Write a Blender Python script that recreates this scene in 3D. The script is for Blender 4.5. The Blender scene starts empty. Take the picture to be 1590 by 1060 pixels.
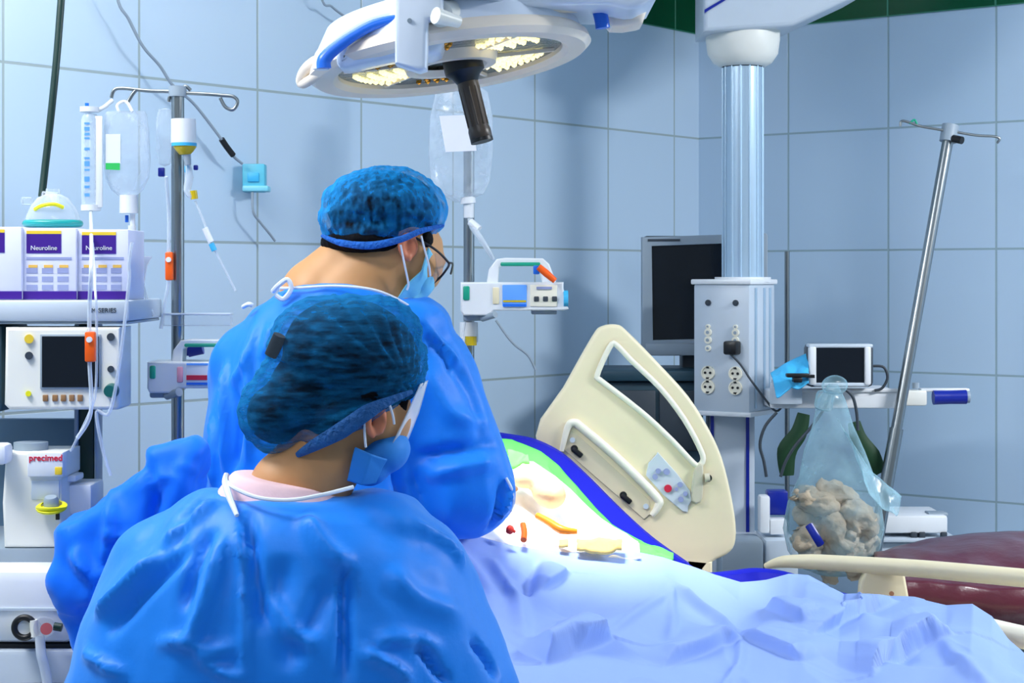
import bpy, bmesh, math, random
import numpy as np
from mathutils import Vector, Matrix, noise, Quaternion
from mathutils.bvhtree import BVHTree
R = math.radians
random.seed(7)
SC = bpy.context.scene
COL = SC.collection

# ------------------------------------------------------------------ camera, world, lights, exposure
FPX = 2830.0           # focal length in pixels of the 1590 px wide frame
CAMZ = 1.52            # eye height
HY = 430.0             # pixel row of the horizon
cam_d = bpy.data.cameras.new('camera'); cam = bpy.data.objects.new('camera', cam_d); COL.objects.link(cam)
cam.location = (0, 0, CAMZ); cam.rotation_euler = (R(90), 0, 0)
cam_d.sensor_width = 36; cam_d.sensor_fit = 'HORIZONTAL'
cam_d.lens = FPX/1590*36
cam_d.shift_y = (HY-530)/1590
cam_d.clip_start = .05
SC.camera = cam
SC.view_settings.view_transform = 'Standard'; SC.view_settings.look = 'None'
SC.view_settings.gamma = 1; SC.view_settings.use_curve_mapping = False
SC.view_settings.exposure = 0.0

W = bpy.data.worlds.new('world'); SC.world = W; W.use_nodes = True
bg = W.node_tree.nodes['Background']; bg.inputs[0].default_value = (.58, .79, 1, 1); bg.inputs[1].default_value = .34

def area(name, loc, target, size, power, color=(1, 1, 1), sy=None):
    l = bpy.data.lights.new(name, 'AREA'); l.energy = power; l.color = color
    l.shape = 'RECTANGLE'; l.size = size; l.size_y = sy or size
    o = bpy.data.objects.new(name, l); COL.objects.link(o); o.location = loc
    o.rotation_euler = (Vector(target)-Vector(loc)).to_track_quat('-Z', 'Y').to_euler()
    return o
area('ceiling_lamp_light_left', (-1.6, 2.6, 2.80), (-1.4, 2.8, 0), 1.2, 66, (1, .99, .98), .5)
area('added_fill_light_back', (-.85, 3.35, 2.80), (-.75, 3.4, 0), 1.2, 9, (.98, .99, 1), .5)  # extra fill added to brighten the standing doctor's left shoulder, not a known lamp
area('ceiling_lamp_light_right', (2.7, 3.1, 2.80), (2.4, 4.1, 0), 1.0, 150, (.95, .97, 1), .5)
area('ceiling_lamp_light_near', (-.3, .9, 2.80), (-.2, 1.6, 0), 1.2, 16, (.93, .97, 1), .5)

# ------------------------------------------------------------------ helpers
def P(px, py, D):
    return Vector(((px-795)/FPX*D, D, CAMZ-(py-HY)/FPX*D))
def lin(c):
    return tuple(((v/255)/12.92 if v/255 <= .04045 else ((v/255+.055)/1.055)**2.4) for v in c)
def mat(name, c, rough=.5, metal=0, spec=.5, var=.06, scale=12, bump=0, bscale=60, alpha=None, emit=None, es=0, sheen=0, sub=0, coat=0):
    m = bpy.data.materials.new(name); m.use_nodes = True
    nt = m.node_tree; N = nt.nodes; L = nt.links; b = N['Principled BSDF']
    col = lin(c)
    tc = N.new('ShaderNodeTexCoord'); ns = N.new('ShaderNodeTexNoise'); ns.inputs['Scale'].default_value = scale; ns.inputs['Detail'].default_value = 3
    L.new(tc.outputs['Object'], ns.inputs['Vector'])
    mr = N.new('ShaderNodeMix'); mr.data_type = 'RGBA'
    mr.inputs[6].default_value = (*[max(0, v*(1-var)) for v in col], 1); mr.inputs[7].default_value = (*[min(1, v*(1+var)) for v in col], 1)
    L.new(ns.outputs['Fac'], mr.inputs[0]); L.new(mr.outputs[2], b.inputs['Base Color'])
    b.inputs['Roughness'].default_value = rough; b.inputs['Metallic'].default_value = metal
    b.inputs['Specular IOR Level'].default_value = spec
    if sheen: b.inputs['Sheen Weight'].default_value = sheen; b.inputs['Sheen Tint'].default_value = (.45, .72, 1, 1)
    if coat: b.inputs['Coat Weight'].default_value = coat
    if sub:
        b.inputs['Subsurface Weight'].default_value = sub; b.inputs['Subsurface Radius'].default_value = (.02, .008, .004); b.inputs['Subsurface Scale'].default_value = .3
    if bump:
        n2 = N.new('ShaderNodeTexNoise'); n2.inputs['Scale'].default_value = bscale; n2.inputs['Detail'].default_value = 5
        L.new(tc.outputs['Object'], n2.inputs['Vector'])
        bp = N.new('ShaderNodeBump'); bp.inputs['Strength'].default_value = bump; bp.inputs['Distance'].default_value = .01
        L.new(n2.outputs['Fac'], bp.inputs['Height']); L.new(bp.outputs['Normal'], b.inputs['Normal'])
    if emit:
        b.inputs['Emission Color'].default_value = (*lin(emit), 1); b.inputs['Emission Strength'].default_value = es
    return m
def sheer(name, c, lo, hi, rough=.4, spec=.5, nscale=0, namp=0, stretch=(1, 1, 1), blend=.35):
    """thin see-through film or cloth: denser where seen edge-on"""
    m = bpy.data.materials.new(name); m.use_nodes = True
    nt = m.node_tree; N = nt.nodes; L = nt.links; b = N['Principled BSDF']; out = N['Material Output']
    b.inputs['Base Color'].default_value = (*lin(c), 1); b.inputs['Roughness'].default_value = rough; b.inputs['Specular IOR Level'].default_value = spec
    tr = N.new('ShaderNodeBsdfTransparent'); mx = N.new('ShaderNodeMixShader')
    lw = N.new('ShaderNodeLayerWeight'); lw.inputs[0].default_value = blend
    mr = N.new('ShaderNodeMapRange'); mr.inputs['To Min'].default_value = lo; mr.inputs['To Max'].default_value = hi
    L.new(lw.outputs['Facing'], mr.inputs['Value'])
    fac = mr.outputs[0]
    if nscale:
        tc = N.new('ShaderNodeTexCoord'); mp = N.new('ShaderNodeMapping'); mp.inputs['Scale'].default_value = stretch
        ns = N.new('ShaderNodeTexNoise'); ns.inputs['Scale'].default_value = nscale; ns.inputs['Detail'].default_value = 4
        L.new(tc.outputs['Object'], mp.inputs[0]); L.new(mp.outputs[0], ns.inputs['Vector'])
        m2 = N.new('ShaderNodeMapRange'); m2.inputs['From Min'].default_value = .35; m2.inputs['From Max'].default_value = .65
        m2.inputs['To Min'].default_value = -namp; m2.inputs['To Max'].default_value = namp
        L.new(ns.outputs['Fac'], m2.inputs['Value'])
        ad = N.new('ShaderNodeMath'); ad.operation = 'ADD'; ad.use_clamp = True
        L.new(fac, ad.inputs[0]); L.new(m2.outputs[0], ad.inputs[1]); fac = ad.outputs[0]
        bp = N.new('ShaderNodeBump'); bp.inputs['Strength'].default_value = .5; bp.inputs['Distance'].default_value = .004
        L.new(ns.outputs['Fac'], bp.inputs['Height']); L.new(bp.outputs[0], b.inputs['Normal'])
    L.new(fac, mx.inputs[0]); L.new(tr.outputs[0], mx.inputs[1]); L.new(b.outputs[0], mx.inputs[2]); L.new(mx.outputs[0], out.inputs[0])
    return m

def root_loc(p):
    while p.parent: p = p.parent
    return p.location.copy()
def thing(name, label, cat, loc, group=None):
    o = bpy.data.objects.new(name, None); COL.objects.link(o); o.location = loc; o.empty_display_size = .05
    o['label'] = label; o['category'] = cat
    if group: o['group'] = group
    return o
def link(name, me, m, parent=None, label=None, smooth=True):
    """mesh in world coordinates -> object; top-level meshes get their origin at the base centre"""
    if smooth is True:
        for p in me.polygons: p.use_smooth = True
    o = bpy.data.objects.new(name, me); COL.objects.link(o)
    if m is not None and len(me.materials) == 0: me.materials.append(m)
    if parent is not None:
        off = root_loc(parent); o.parent = parent
        me.transform(Matrix.Translation(-off))
    else:
        xs = [v.co for v in me.vertices]
        c = Vector(((min(v.x for v in xs)+max(v.x for v in xs))/2, (min(v.y for v in xs)+max(v.y for v in xs))/2, min(v.z for v in xs)))
        me.transform(Matrix.Translation(-c)); o.location = c
    if label: o['label'] = label
    return o
def obj(name, bm, m, parent=None, label=None, smooth='auto'):
    bmesh.ops.recalc_face_normals(bm, faces=bm.faces)
    if smooth == 'auto':
        for f in bm.faces: f.smooth = True
        for e in bm.edges:
            if len(e.link_faces) == 2 and e.calc_face_angle(0) > R(38): e.smooth = False
    me = bpy.data.meshes.new(name); bm.to_mesh(me); bm.free()
    return link(name, me, m, parent, label, smooth is True)
def tag(o, label, cat, group=None, kind=None):
    o['label'] = label; o['category'] = cat
    if group: o['group'] = group
    if kind: o['kind'] = kind
    return o
def struct(name, bm, m, smooth='auto', label=None):
    o = obj(name, bm, m, None, label, smooth); o['kind'] = 'structure'; return o
B = bmesh.new
def rotz(a): return Matrix.Rotation(R(a), 3, 'Z')
def box(bm, c, s, rot=None, bev=0, seg=2):
    b2 = bmesh.new(); bmesh.ops.create_cube(b2, size=1)
    for v in b2.verts: v.co = Vector((v.co.x*s[0], v.co.y*s[1], v.co.z*s[2]))
    if bev: bmesh.ops.bevel(b2, geom=b2.edges[:], offset=bev, segments=seg, profile=.5, affect='EDGES', clamp_overlap=True)
    M = (rot.to_4x4() if rot else Matrix.Identity(4)); M.translation = Vector(c)
    b2.transform(M); me = bpy.data.meshes.new('t'); b2.to_mesh(me); b2.free(); bm.from_mesh(me); bpy.data.meshes.remove(me)
    return bm
def pbox(bm, x0, y0, x1, y1, D, depth, bev=0, seg=2):
    """box whose front face fills the pixel rectangle at distance D"""
    a = P(x0, y0, D); b = P(x1, y1, D)
    return box(bm, ((a.x+b.x)/2, D+depth/2, (a.z+b.z)/2), (abs(b.x-a.x), depth, abs(a.z-b.z)), None, bev, seg)
def ortho(d):
    d = d.normalized(); a = Vector((0, 0, 1)) if abs(d.z) < .9 else Vector((1, 0, 0))
    u = d.cross(a).normalized(); return u, d.cross(u).normalized()
def cyl(bm, p0, p1, r0, r1=None, seg=20, caps=True):
    p0 = Vector(p0); p1 = Vector(p1); r1 = r0 if r1 is None else r1; u, w = ortho(p1-p0)
    A = [bm.verts.new(p0+(u*math.cos(t)+w*math.sin(t))*r0) for t in [2*math.pi*i/seg for i in range(seg)]]
    C = [bm.verts.new(p1+(u*math.cos(t)+w*math.sin(t))*r1) for t in [2*math.pi*i/seg for i in range(seg)]]
    for i in range(seg): bm.faces.new((A[i], A[(i+1) % seg], C[(i+1) % seg], C[i]))
    if caps: bm.faces.new(A[::-1]); bm.faces.new(C)
    return bm
def catmull(pts, n=6, closed=False):
    pts = [Vector(p) for p in pts]
    if len(pts) < 3 and not closed: return pts
    out = []; N = len(pts)
    for i in range(N if closed else N-1):
        if closed: a, b, c, d = pts[i-1], pts[i], pts[(i+1) % N], pts[(i+2) % N]
        else: a, b, c, d = pts[max(i-1, 0)], pts[i], pts[i+1], pts[min(i+2, N-1)]
        for k in range(n):
            t = k/n
            out.append(.5*((2*b)+(c-a)*t+(2*a-5*b+4*c-d)*t*t+(-a+3*b-3*c+d)*t**3))
    if not closed: out.append(pts[-1])
    return out
def tube(bm, pts, r, seg=10, smooth=6, closed=False, flat=None):
    """r: number or list per control point; flat=(vector, ratio) squashes the section"""
    ctrl = [Vector(p) for p in pts]
    pp = catmull(ctrl, smooth, closed) if smooth else ctrl
    n = len(pp)
    if isinstance(r, (list, tuple)):
        rr = [np.interp(i/(n-1)*(len(r)-1), range(len(r)), r) for i in range(n)]
    else: rr = [r]*n
    rings = []; u = None
    for i, p in enumerate(pp):
        if closed: d = pp[(i+1) % n]-pp[i-1]
        else: d = pp[min(i+1, n-1)]-pp[max(i-1, 0)]
        if d.length < 1e-9: d = Vector((0, 0, 1))
        d.normalize()
        if u is None: u, w = ortho(d)
        else:
            u = (u-d*u.dot(d)).normalized(); w = d.cross(u)
        ring = []
        for k in range(seg):
            t = 2*math.pi*k/seg; o = (u*math.cos(t)+w*math.sin(t))*rr[i]
            if flat: o = o-flat[0]*o.dot(flat[0])*(1-flat[1])
            ring.append(bm.verts.new(p+o))
        rings.append(ring)
    for i in range(n if closed else n-1):
        a = rings[i]; b = rings[(i+1) % n]
        for k in range(seg): bm.faces.new((a[k], a[(k+1) % seg], b[(k+1) % seg], b[k]))
    if not closed: bm.faces.new(rings[0][::-1]); bm.faces.new(rings[-1])
    return bm
def lathe(bm, prof, p0, axis=(0, 0, 1), seg=32, sq=(1, 1), u=None):
    """prof: (radius, distance along axis) list"""
    d = Vector(axis).normalized(); p0 = Vector(p0)
    if u is None: u, w = ortho(d)
    else: u = Vector(u); u = (u-d*u.dot(d)).normalized(); w = d.cross(u)
    prev = None
    for r, h in prof:
        if r < 1e-6: ring = [bm.verts.new(p0+d*h)]
        else: ring = [bm.verts.new(p0+d*h+(u*math.cos(2*math.pi*k/seg)*sq[0]+w*math.sin(2*math.pi*k/seg)*sq[1])*r) for k in range(seg)]
        if prev:
            for k in range(seg):
                a = prev[k % len(prev)]; b = prev[(k+1) % len(prev)]; c = ring[(k+1) % len(ring)]; e = ring[k % len(ring)]
                vs = []
                for v in (a, b, c, e):
                    if v not in vs: vs.append(v)
                if len(vs) > 2: bm.faces.new(vs)
        prev = ring
    return bm
def ell(bm, c, rad, rot=None, sub=3):
    b2 = bmesh.new(); bmesh.ops.create_icosphere(b2, subdivisions=sub, radius=1)
    M = Matrix.Diagonal((*rad, 1)); M = (rot.to_4x4() if rot else Matrix.Identity(4)) @ M; M.translation = Vector(c)
    b2.transform(M); me = bpy.data.meshes.new('t'); b2.to_mesh(me); b2.free(); bm.from_mesh(me); bpy.data.meshes.remove(me)
    return bm
def caps(bm, p0, p1, r0, r1):
    """tapered capsule"""
    p0 = Vector(p0); p1 = Vector(p1)
    cyl(bm, p0, p1, r0, r1, 24); ell(bm, p0, (r0,)*3); ell(bm, p1, (r1,)*3); return bm
def loft(bm, rings, seg=48, power=2.3):
    """rings: (centre Vector, half width x, half depth y[, yaw]) stacked into one closed skin"""
    prev = None; first = None
    for c, rx, ry in rings:
        ring = []
        for k in range(seg):
            t = 2*math.pi*k/seg; ct, st = math.cos(t), math.sin(t)
            ring.append(bm.verts.new(Vector(c)+Vector((math.copysign(abs(ct)**(2/power), ct)*rx, math.copysign(abs(st)**(2/power), st)*ry, 0))))
        if prev:
            for k in range(seg): bm.faces.new((prev[k], prev[(k+1) % seg], ring[(k+1) % seg], ring[k]))
        else: first = ring
        prev = ring
    bm.faces.new(first[::-1]); bm.faces.new(prev)
    return bm
def evaluated(o):
    bpy.context.view_layer.update()
    dg = bpy.context.evaluated_depsgraph_get()
    return bpy.data.meshes.new_from_object(o.evaluated_get(dg), depsgraph=dg)
def remesh(bm, voxel, smooth=8, fac=.5):
    """unite overlapping closed shapes into one continuous skin"""
    bmesh.ops.recalc_face_normals(bm, faces=bm.faces)
    me = bpy.data.meshes.new('t'); bm.to_mesh(me); bm.free()
    o = bpy.data.objects.new('t', me); COL.objects.link(o)
    md = o.modifiers.new('r', 'REMESH'); md.mode = 'VOXEL'; md.voxel_size = voxel; md.use_smooth_shade = True
    if smooth:
        s = o.modifiers.new('s', 'SMOOTH'); s.factor = fac; s.iterations = smooth
    out = evaluated(o); bpy.data.objects.remove(o); return out
def flat_shape(loops, depth, bev=0, M=None, smooth_n=6, res=2):
    """solid cut from a sheet: first loop outline, later loops holes; local x/z plane, thickness along y (front at y=0)"""
    cu = bpy.data.curves.new('t', 'CURVE'); cu.dimensions = '2D'; cu.fill_mode = 'BOTH'
    for lp in loops:
        pts = [Vector((x, z, 0)) for x, z in lp]
        if smooth_n: pts = catmull(pts, smooth_n, True)
        s = cu.splines.new('POLY'); s.points.add(len(pts)-1); s.use_cyclic_u = True
        for i, p in enumerate(pts): s.points[i].co = (p.x, p.y, 0, 1)
    cu.extrude = max(depth/2-bev, .0002); cu.bevel_depth = bev; cu.bevel_resolution = res; cu.offset = -bev
    o = bpy.data.objects.new('t', cu); COL.objects.link(o)
    me = evaluated(o); bpy.data.objects.remove(o)
    # curve plane xy -> xz, thickness along y
    T = Matrix(((1, 0, 0, 0), (0, 0, -1, depth/2), (0, 1, 0, 0), (0, 0, 0, 1)))
    me.transform((M or Matrix.Identity(4)) @ T)
    return me
def px_shape(loops, D, depth, bev=0, smooth_n=6, res=2):
    k = D/FPX
    ll = [[((x-795)*k, CAMZ-(y-HY)*k) for x, y in lp] for lp in loops]
    return flat_shape(ll, depth, bev, Matrix.Translation((0, D, 0)), smooth_n, res)
def add_me(bm, me):
    bm.from_mesh(me); bpy.data.meshes.remove(me); return bm
def flatobj(name, me, m, parent=None, label=None):
    b = bmesh.new(); b.from_mesh(me); bpy.data.meshes.remove(me)
    bmesh.ops.remove_doubles(b, verts=b.verts, dist=1e-6)
    return obj(name, b, m, parent, label)
def text_me(s, size, loc, depth=.0008, rot=(math.pi/2, 0, 0), align='CENTER', bold=0):
    cu = bpy.data.curves.new('t', 'FONT'); cu.body = s; cu.size = size; cu.extrude = depth; cu.align_x = align; cu.align_y = 'CENTER'; cu.offset = bold
    o = bpy.data.objects.new('t', cu); COL.objects.link(o); o.location = loc; o.rotation_euler = rot
    me = evaluated(o); M = o.matrix_world.copy(); bpy.data.objects.remove(o); me.transform(M); return me
def hit(bvh, px, py):
    o = Vector((0, 0, CAMZ)); d = (P(px, py, 3)-o).normalized()
    r = bvh.ray_cast(o, d); return r[0]
def on_surface(me, pts, lift):
    bv = BVHTree.FromPolygons([v.co for v in me.vertices], [tuple(p.vertices) for p in me.polygons]); out = []
    for x, y in pts:
        h = hit(bv, x, y)
        if h is not None: out.append(h-(h-Vector((0, 0, CAMZ))).normalized()*lift)
    return out
def seg_dist(V, a, b):
    a = np.array(a); b = np.array(b); ab = b-a; L2 = max(ab@ab, 1e-12)
    t = np.clip(((V-a)@ab)/L2, 0, 1); q = a+t[:, None]*ab
    return np.linalg.norm(V-q, axis=1), t
def folds(me, flist, wrinkle=(0, 10), seed=0, aniso=(1, 1, 1)):
    """flist: (pixel polyline, width m, height m); ridge >0, crease <0; pushed along the normal"""
    n = len(me.vertices); V = np.empty(n*3); me.vertices.foreach_get('co', V); V = V.reshape(-1, 3)
    Nn = np.empty(n*3); me.vertices.foreach_get('normal', Nn); Nn = Nn.reshape(-1, 3)
    bv = BVHTree.FromPolygons([v.co for v in me.vertices], [tuple(p.vertices) for p in me.polygons])
    dsp = np.zeros(n)
    for poly, w, h in flist:
        pts = [hit(bv, *p) for p in poly]; pts = [p for p in pts if p is not None]
        if len(pts) < 2: continue
        pts = catmull(pts, 5)
        best = np.full(n, 1e9); tt = np.zeros(n); m = len(pts)-1; sy = np.zeros(n)
        for i in range(m):
            d, t = seg_dist(V, pts[i], pts[i+1]); k = d < best
            best[k] = d[k]; tt[k] = (i+t[k])/m
            qy = pts[i].y+(pts[i+1].y-pts[i].y)*t; sy[k] = (V[:, 1]-qy)[k]
        taper = np.clip(np.minimum(tt, 1-tt)*4+.08, 0, 1)
        ww = np.where(sy < 0, w[0], w[1]) if isinstance(w, tuple) else w
        dsp += h*np.exp(-(best/ww)**2)*taper
    if wrinkle[0]:
        a, f = wrinkle
        so = Vector((seed*3.1, seed*1.7, seed))
        for i in range(n):
            c = Vector((V[i, 0]*aniso[0], V[i, 1]*aniso[1], V[i, 2]*aniso[2]))*f+so
            r = 1-abs(noise.noise(c))*2
            dsp[i] += a*(r*.7+noise.noise(c*2.3)*.5-.4)
    V2 = V+Nn*dsp[:, None]
    me.vertices.foreach_set('co', V2.ravel()); me.update()
    return me
def sheet(top, bot, Dt, Db, nu=120, nv=50, bow=0, amp=0, freq=8, seed=0, thick=.002, flist=(), hang=None):
    """cloth laid between two edge lines (pixel polylines with distances), with real wrinkles and thickness"""
    def samp(pl, t):
        L = [0]
        for i in range(1, len(pl)): L.append(L[-1]+math.dist(pl[i], pl[i-1]))
        s = t*L[-1]; return float(np.interp(s, L, [p[0] for p in pl])), float(np.interp(s, L, [p[1] for p in pl]))
    def dd(D, t): return float(np.interp(t, np.linspace(0, 1, len(D)), D)) if isinstance(D, (list, tuple)) else D
    bm = bmesh.new(); G = []
    for j in range(nv+1):
        v = j/nv; row = []
        for i in range(nu+1):
            u = i/nu
            a = P(*samp(top, u), dd(Dt, u)); b = P(*samp(bot, u), dd(Db, u))
            p = a.lerp(b, v); p.z += bow*math.sin(math.pi*v)
            if amp:
                c = Vector((p.x*freq+seed, p.y*freq*.8, seed*2.3+p.z*freq*.5))
                e = min(1, 5*v+.15)
                p.z += amp*((1-abs(noise.noise(c))*2)*.8+noise.noise(c*2.1)*.6-.5)*e
                p.y += amp*.4*noise.noise(c*1.3+Vector((9, 1, 4)))*e
            row.append(bm.verts.new(p))
        G.append(row)
    if hang:
        row = G[-1]
        for k in range(1, 7):
            nr = []
            for i, v0 in enumerate(row if k == 1 else nr_prev):
                p = v0.co.copy(); p.z -= hang/6; p.y += .012*math.sin(i*.35+k*.2); nr.append(bm.verts.new(p))
            G.append(nr); nr_prev = nr
    for j in range(len(G)-1):
        for i in range(nu): bm.faces.new((G[j][i], G[j+1][i], G[j+1][i+1], G[j][i+1]))
    me = bpy.data.meshes.new('t'); bm.normal_update(); bm.to_mesh(me); bm.free()
    if me.polygons[len(me.polygons)//3].normal.z < 0: me.flip_normals()
    if flist: folds(me, flist)
    o = bpy.data.objects.new('t', me); COL.objects.link(o)
    s = o.modifiers.new('s', 'SOLIDIFY'); s.thickness = thick; s.offset = -1
    out = evaluated(o); bpy.data.objects.remove(o); return out
# ------------------------------------------------------------------ materials
M = dict(
 white=mat('white_plastic', (232, 236, 240), .35), warmwhite=mat('warm_white_plastic', (236, 236, 228), .35),
 grey=mat('grey_plastic', (150, 165, 178), .45), lightgrey=mat('light_grey_enamel', (196, 208, 220), .35),
 darkgrey=mat('dark_grey_plastic', (52, 62, 72), .5), black=mat('black_plastic', (14, 15, 18), .4),
 screen=mat('dark_glass_screen', (6, 14, 26), .25, spec=.5), teal_dark=mat('dark_teal_metal', (28, 62, 78), .5),
 steel=mat('brushed_steel', (150, 156, 158), .28, metal=1), alu=mat('satin_aluminium', (178, 204, 224), .28, metal=.35, spec=.8),
 cream=mat('cream_plastic', (240, 228, 192), .38), creamlight=mat('pale_cream_plastic', (242, 238, 220), .4),
 mattress=mat('navy_mattress_vinyl', (0, 12, 172), .6, spec=.2), maroon=mat('maroon_leatherette', (92, 30, 46), .32, var=.2, bump=.15, bscale=40, coat=.2),
 brownblack=mat('near_black_upholstery', (34, 14, 16), .5),
 gown=mat('blue_surgical_gown_fabric', (0, 128, 236), .5, spec=.33, var=.05, bump=.16, bscale=22, sheen=.35),
 gown2=mat('blue_surgical_drape_fabric', (0, 112, 240), .55, spec=.2, sheen=.25, var=.06, bump=.12, bscale=22),
 drape=mat('pale_blue_drape_fabric', (146, 174, 234), .7, var=.03, bump=.10, bscale=20),
 whitecloth=mat('white_cotton', (244, 246, 246), .8, bump=.2, bscale=40), greencloth=mat('bright_green_cloth', (96, 226, 96), .75, bump=.25, bscale=30, var=.15),
 skin=mat('tan_skin', (206, 150, 96), .5, var=.06, sub=.15), skin2=mat('warm_brown_skin', (196, 142, 92), .5, var=.06, sub=.15),
 ear=mat('pinkish_ear_skin', (214, 128, 92), .45, sub=.2), hair=mat('black_hair', (6, 7, 12), .75, spec=.12, bump=.3, bscale=90),
 mask=mat('pale_cyan_mask_fabric', (120, 205, 238), .7, bump=.15, bscale=30), mask2=mat('blue_mask_fabric', (34, 132, 222), .7, bump=.15, bscale=30),
 pinkcloth=mat('pale_pink_undershirt', (236, 200, 206), .8, bump=.15, bscale=50), whitetrim=mat('white_gown_binding', (225, 234, 248), .7),
 cap=sheer('sheer_teal_cap_fabric', (8, 140, 215), .20, 1.0, .7, .2, 85, .20, (1, 1, .45), .5),
 cap2=sheer('sheer_deep_teal_cap_fabric', (4, 108, 165), .22, 1.0, .8, .1, 55, .18, (.5, 1, 2.6), .46),
 film=sheer('clear_plastic_film', (214, 232, 245), .14, .85, .12, .7), film2=sheer('clear_bag_film', (170, 214, 228), .17, .8, .18, .7, 14, .16),
 liquid=sheer('clear_infusion_bag', (222, 236, 250), .22, .9, .1, .7, 20, .08), glass=sheer('clear_glass', (220, 230, 240), .12, .8, .05, .9),
 tubing=sheer('clear_tubing', (225, 235, 245), .4, .95, .2, .6), orange=mat('orange_clamp_plastic', (255, 96, 4), .4), 
 green=mat('teal_green_plastic', (20, 160, 130), .4), greenhose=mat('dark_green_hose_rubber', (2, 46, 40), .4), greenstrap=mat('dark_green_strap', (6, 58, 26), .6),
 blue=mat('royal_blue_plastic', (30, 110, 225), .3), navy=mat('navy_grip_plastic', (14, 36, 150), .3), lblue=mat('sky_blue_plastic', (60, 180, 230), .45),
 purple=mat('purple_print', (58, 6, 140), .5), yellow=mat('yellow_print', (240, 205, 50), .5), print_=mat('grey_lilac_print', (150, 160, 205), .6),
 red=mat('red_print', (214, 30, 66), .5), yellowp=mat('bright_yellow_plastic', (242, 236, 20), .4), vial=mat('amber_yellow_liquid', (205, 178, 20), .2),
 brown=mat('brown_button', (150, 110, 70), .5), grip=mat('smoky_brown_grip', (74, 62, 52), .35, var=.2), bluescreen=mat('blue_lcd', (90, 150, 230), .3, emit=(90, 150, 230), es=.25),
 packet=mat('cyan_sterile_wrapper', (70, 190, 245), .4, bump=.4, bscale=30), gauze=mat('used_beige_gauze', (206, 188, 162), .85, var=.25, scale=14, bump=.7, bscale=45),
 ceil=mat('white_ceiling_paint', (205, 215, 225), .7), gascotton=mat('orange_tubing', (250, 140, 20), .4), dressing=mat('pale_orange_dressing', (246, 206, 120), .7, bump=.3),
 lampglass=mat('lamp_reflector_metal', (150, 160, 160), .22, metal=.7, bump=.6, bscale=70, var=.5, scale=60), amber=mat('amber_reflector', (190, 130, 30), .25, metal=.6, var=.4),
 led=mat('lit_led', (255, 250, 215), .3, emit=(255, 236, 150), es=1.6), creamring=mat('cream_lamp_ring', (246, 232, 214), .4),
 lampwhite=mat('lamp_housing_white', (222, 232, 246), .3, coat=.3), floor=None)

def tile_mat(name, tw, th, ox, oz, ca, cb, grout, rough=.22, mort=.0035):
    m = bpy.data.materials.new(name); m.use_nodes = True; nt = m.node_tree; N = nt.nodes; L = nt.links; b = N['Principled BSDF']
    tc = N.new('ShaderNodeTexCoord'); sp = N.new('ShaderNodeSeparateXYZ'); L.new(tc.outputs['Object'], sp.inputs[0])
    ax = N.new('ShaderNodeMath'); ax.inputs[1].default_value = -ox+tw*40; L.new(sp.outputs[0], ax.inputs[0])
    az = N.new('ShaderNodeMath'); az.inputs[1].default_value = -oz+th*40; L.new(sp.outputs[2], az.inputs[0])
    cb_ = N.new('ShaderNodeCombineXYZ'); L.new(ax.outputs[0], cb_.inputs[0]); L.new(az.outputs[0], cb_.inputs[1])
    br = N.new('ShaderNodeTexBrick'); br.offset = 0; br.squash = 1; br.inputs['Scale'].default_value = 1
    br.inputs['Brick Width'].default_value = tw; br.inputs['Row Height'].default_value = th; br.inputs['Mortar Size'].default_value = mort; br.inputs['Mortar Smooth'].default_value = .3
    br.inputs['Color1'].default_value = (*lin(ca), 1); br.inputs['Color2'].default_value = (*lin(cb), 1); br.inputs['Mortar'].default_value = (*lin(grout), 1)
    L.new(cb_.outputs[0], br.inputs['Vector']); L.new(br.outputs['Color'], b.inputs['Base Color'])
    b.inputs['Roughness'].default_value = rough
    ns = N.new('ShaderNodeTexNoise'); ns.inputs['Scale'].default_value = 2.2; L.new(tc.outputs['Object'], ns.inputs['Vector'])
    iv = N.new('ShaderNodeMath'); iv.operation = 'SUBTRACT'; L.new(ns.outputs['Fac'], iv.inputs[0]); L.new(br.outputs['Fac'], iv.inputs[1])
    bp = N.new('ShaderNodeBump'); bp.inputs['Strength'].default_value = .25; bp.inputs['Distance'].default_value = .004
    L.new(iv.outputs[0], bp.inputs['Height']); L.new(bp.outputs[0], b.inputs['Normal'])
    return m
# ------------------------------------------------------------------ room shell
CX, CY = .5945, 5.8                                   # room corner
LDIR = Vector((-.62, -.785, 0)).normalized(); RDIR = Vector((.786, -.619, 0)).normalized()
def wall(name, d, length, m, z0, z1, thick, inset=0, kind=True):
    b = B(); ang = math.atan2(d.y, d.x)
    # local x runs along the wall, local -y/+y is thickness away from the room
    nrm = Vector((-d.y, d.x, 0));
    if nrm.y < 0: nrm = -nrm
    side = 1 if Vector((0, 1, 0)).dot(Matrix.Rotation(-ang, 3, 'Z') @ nrm) > 0 else -1
    box(b, (length/2, side*(thick/2-inset), (z0+z1)/2), (length, thick, z1-z0))
    me = bpy.data.meshes.new(name); b.to_mesh(me); b.free(); me.materials.append(m)
    o = bpy.data.objects.new(name, me); COL.objects.link(o); o.location = (CX, CY, 0); o.rotation_euler = (0, 0, ang); o['kind'] = 'structure'
    return o
tl = tile_mat('pale_blue_wall_tiles_left', .3567, .36, .142, 1.96, (190, 212, 231), (186, 209, 229), (156, 172, 174))
tr_ = tile_mat('pale_blue_wall_tiles_right', .336, .36, -.012, 1.96, (186, 210, 232), (181, 207, 230), (150, 174, 184))
gl = tile_mat('green_border_tiles', .3567, .30, .142, 2.29, (2, 78, 48), (3, 72, 46), (60, 130, 105))
gr_ = tile_mat('green_border_tiles_right', .336, .30, -.012, 2.29, (2, 84, 48), (3, 78, 46), (60, 130, 105))
wall('wall_left', LDIR, 5.2, tl, 0, 2.9, .12)
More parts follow.
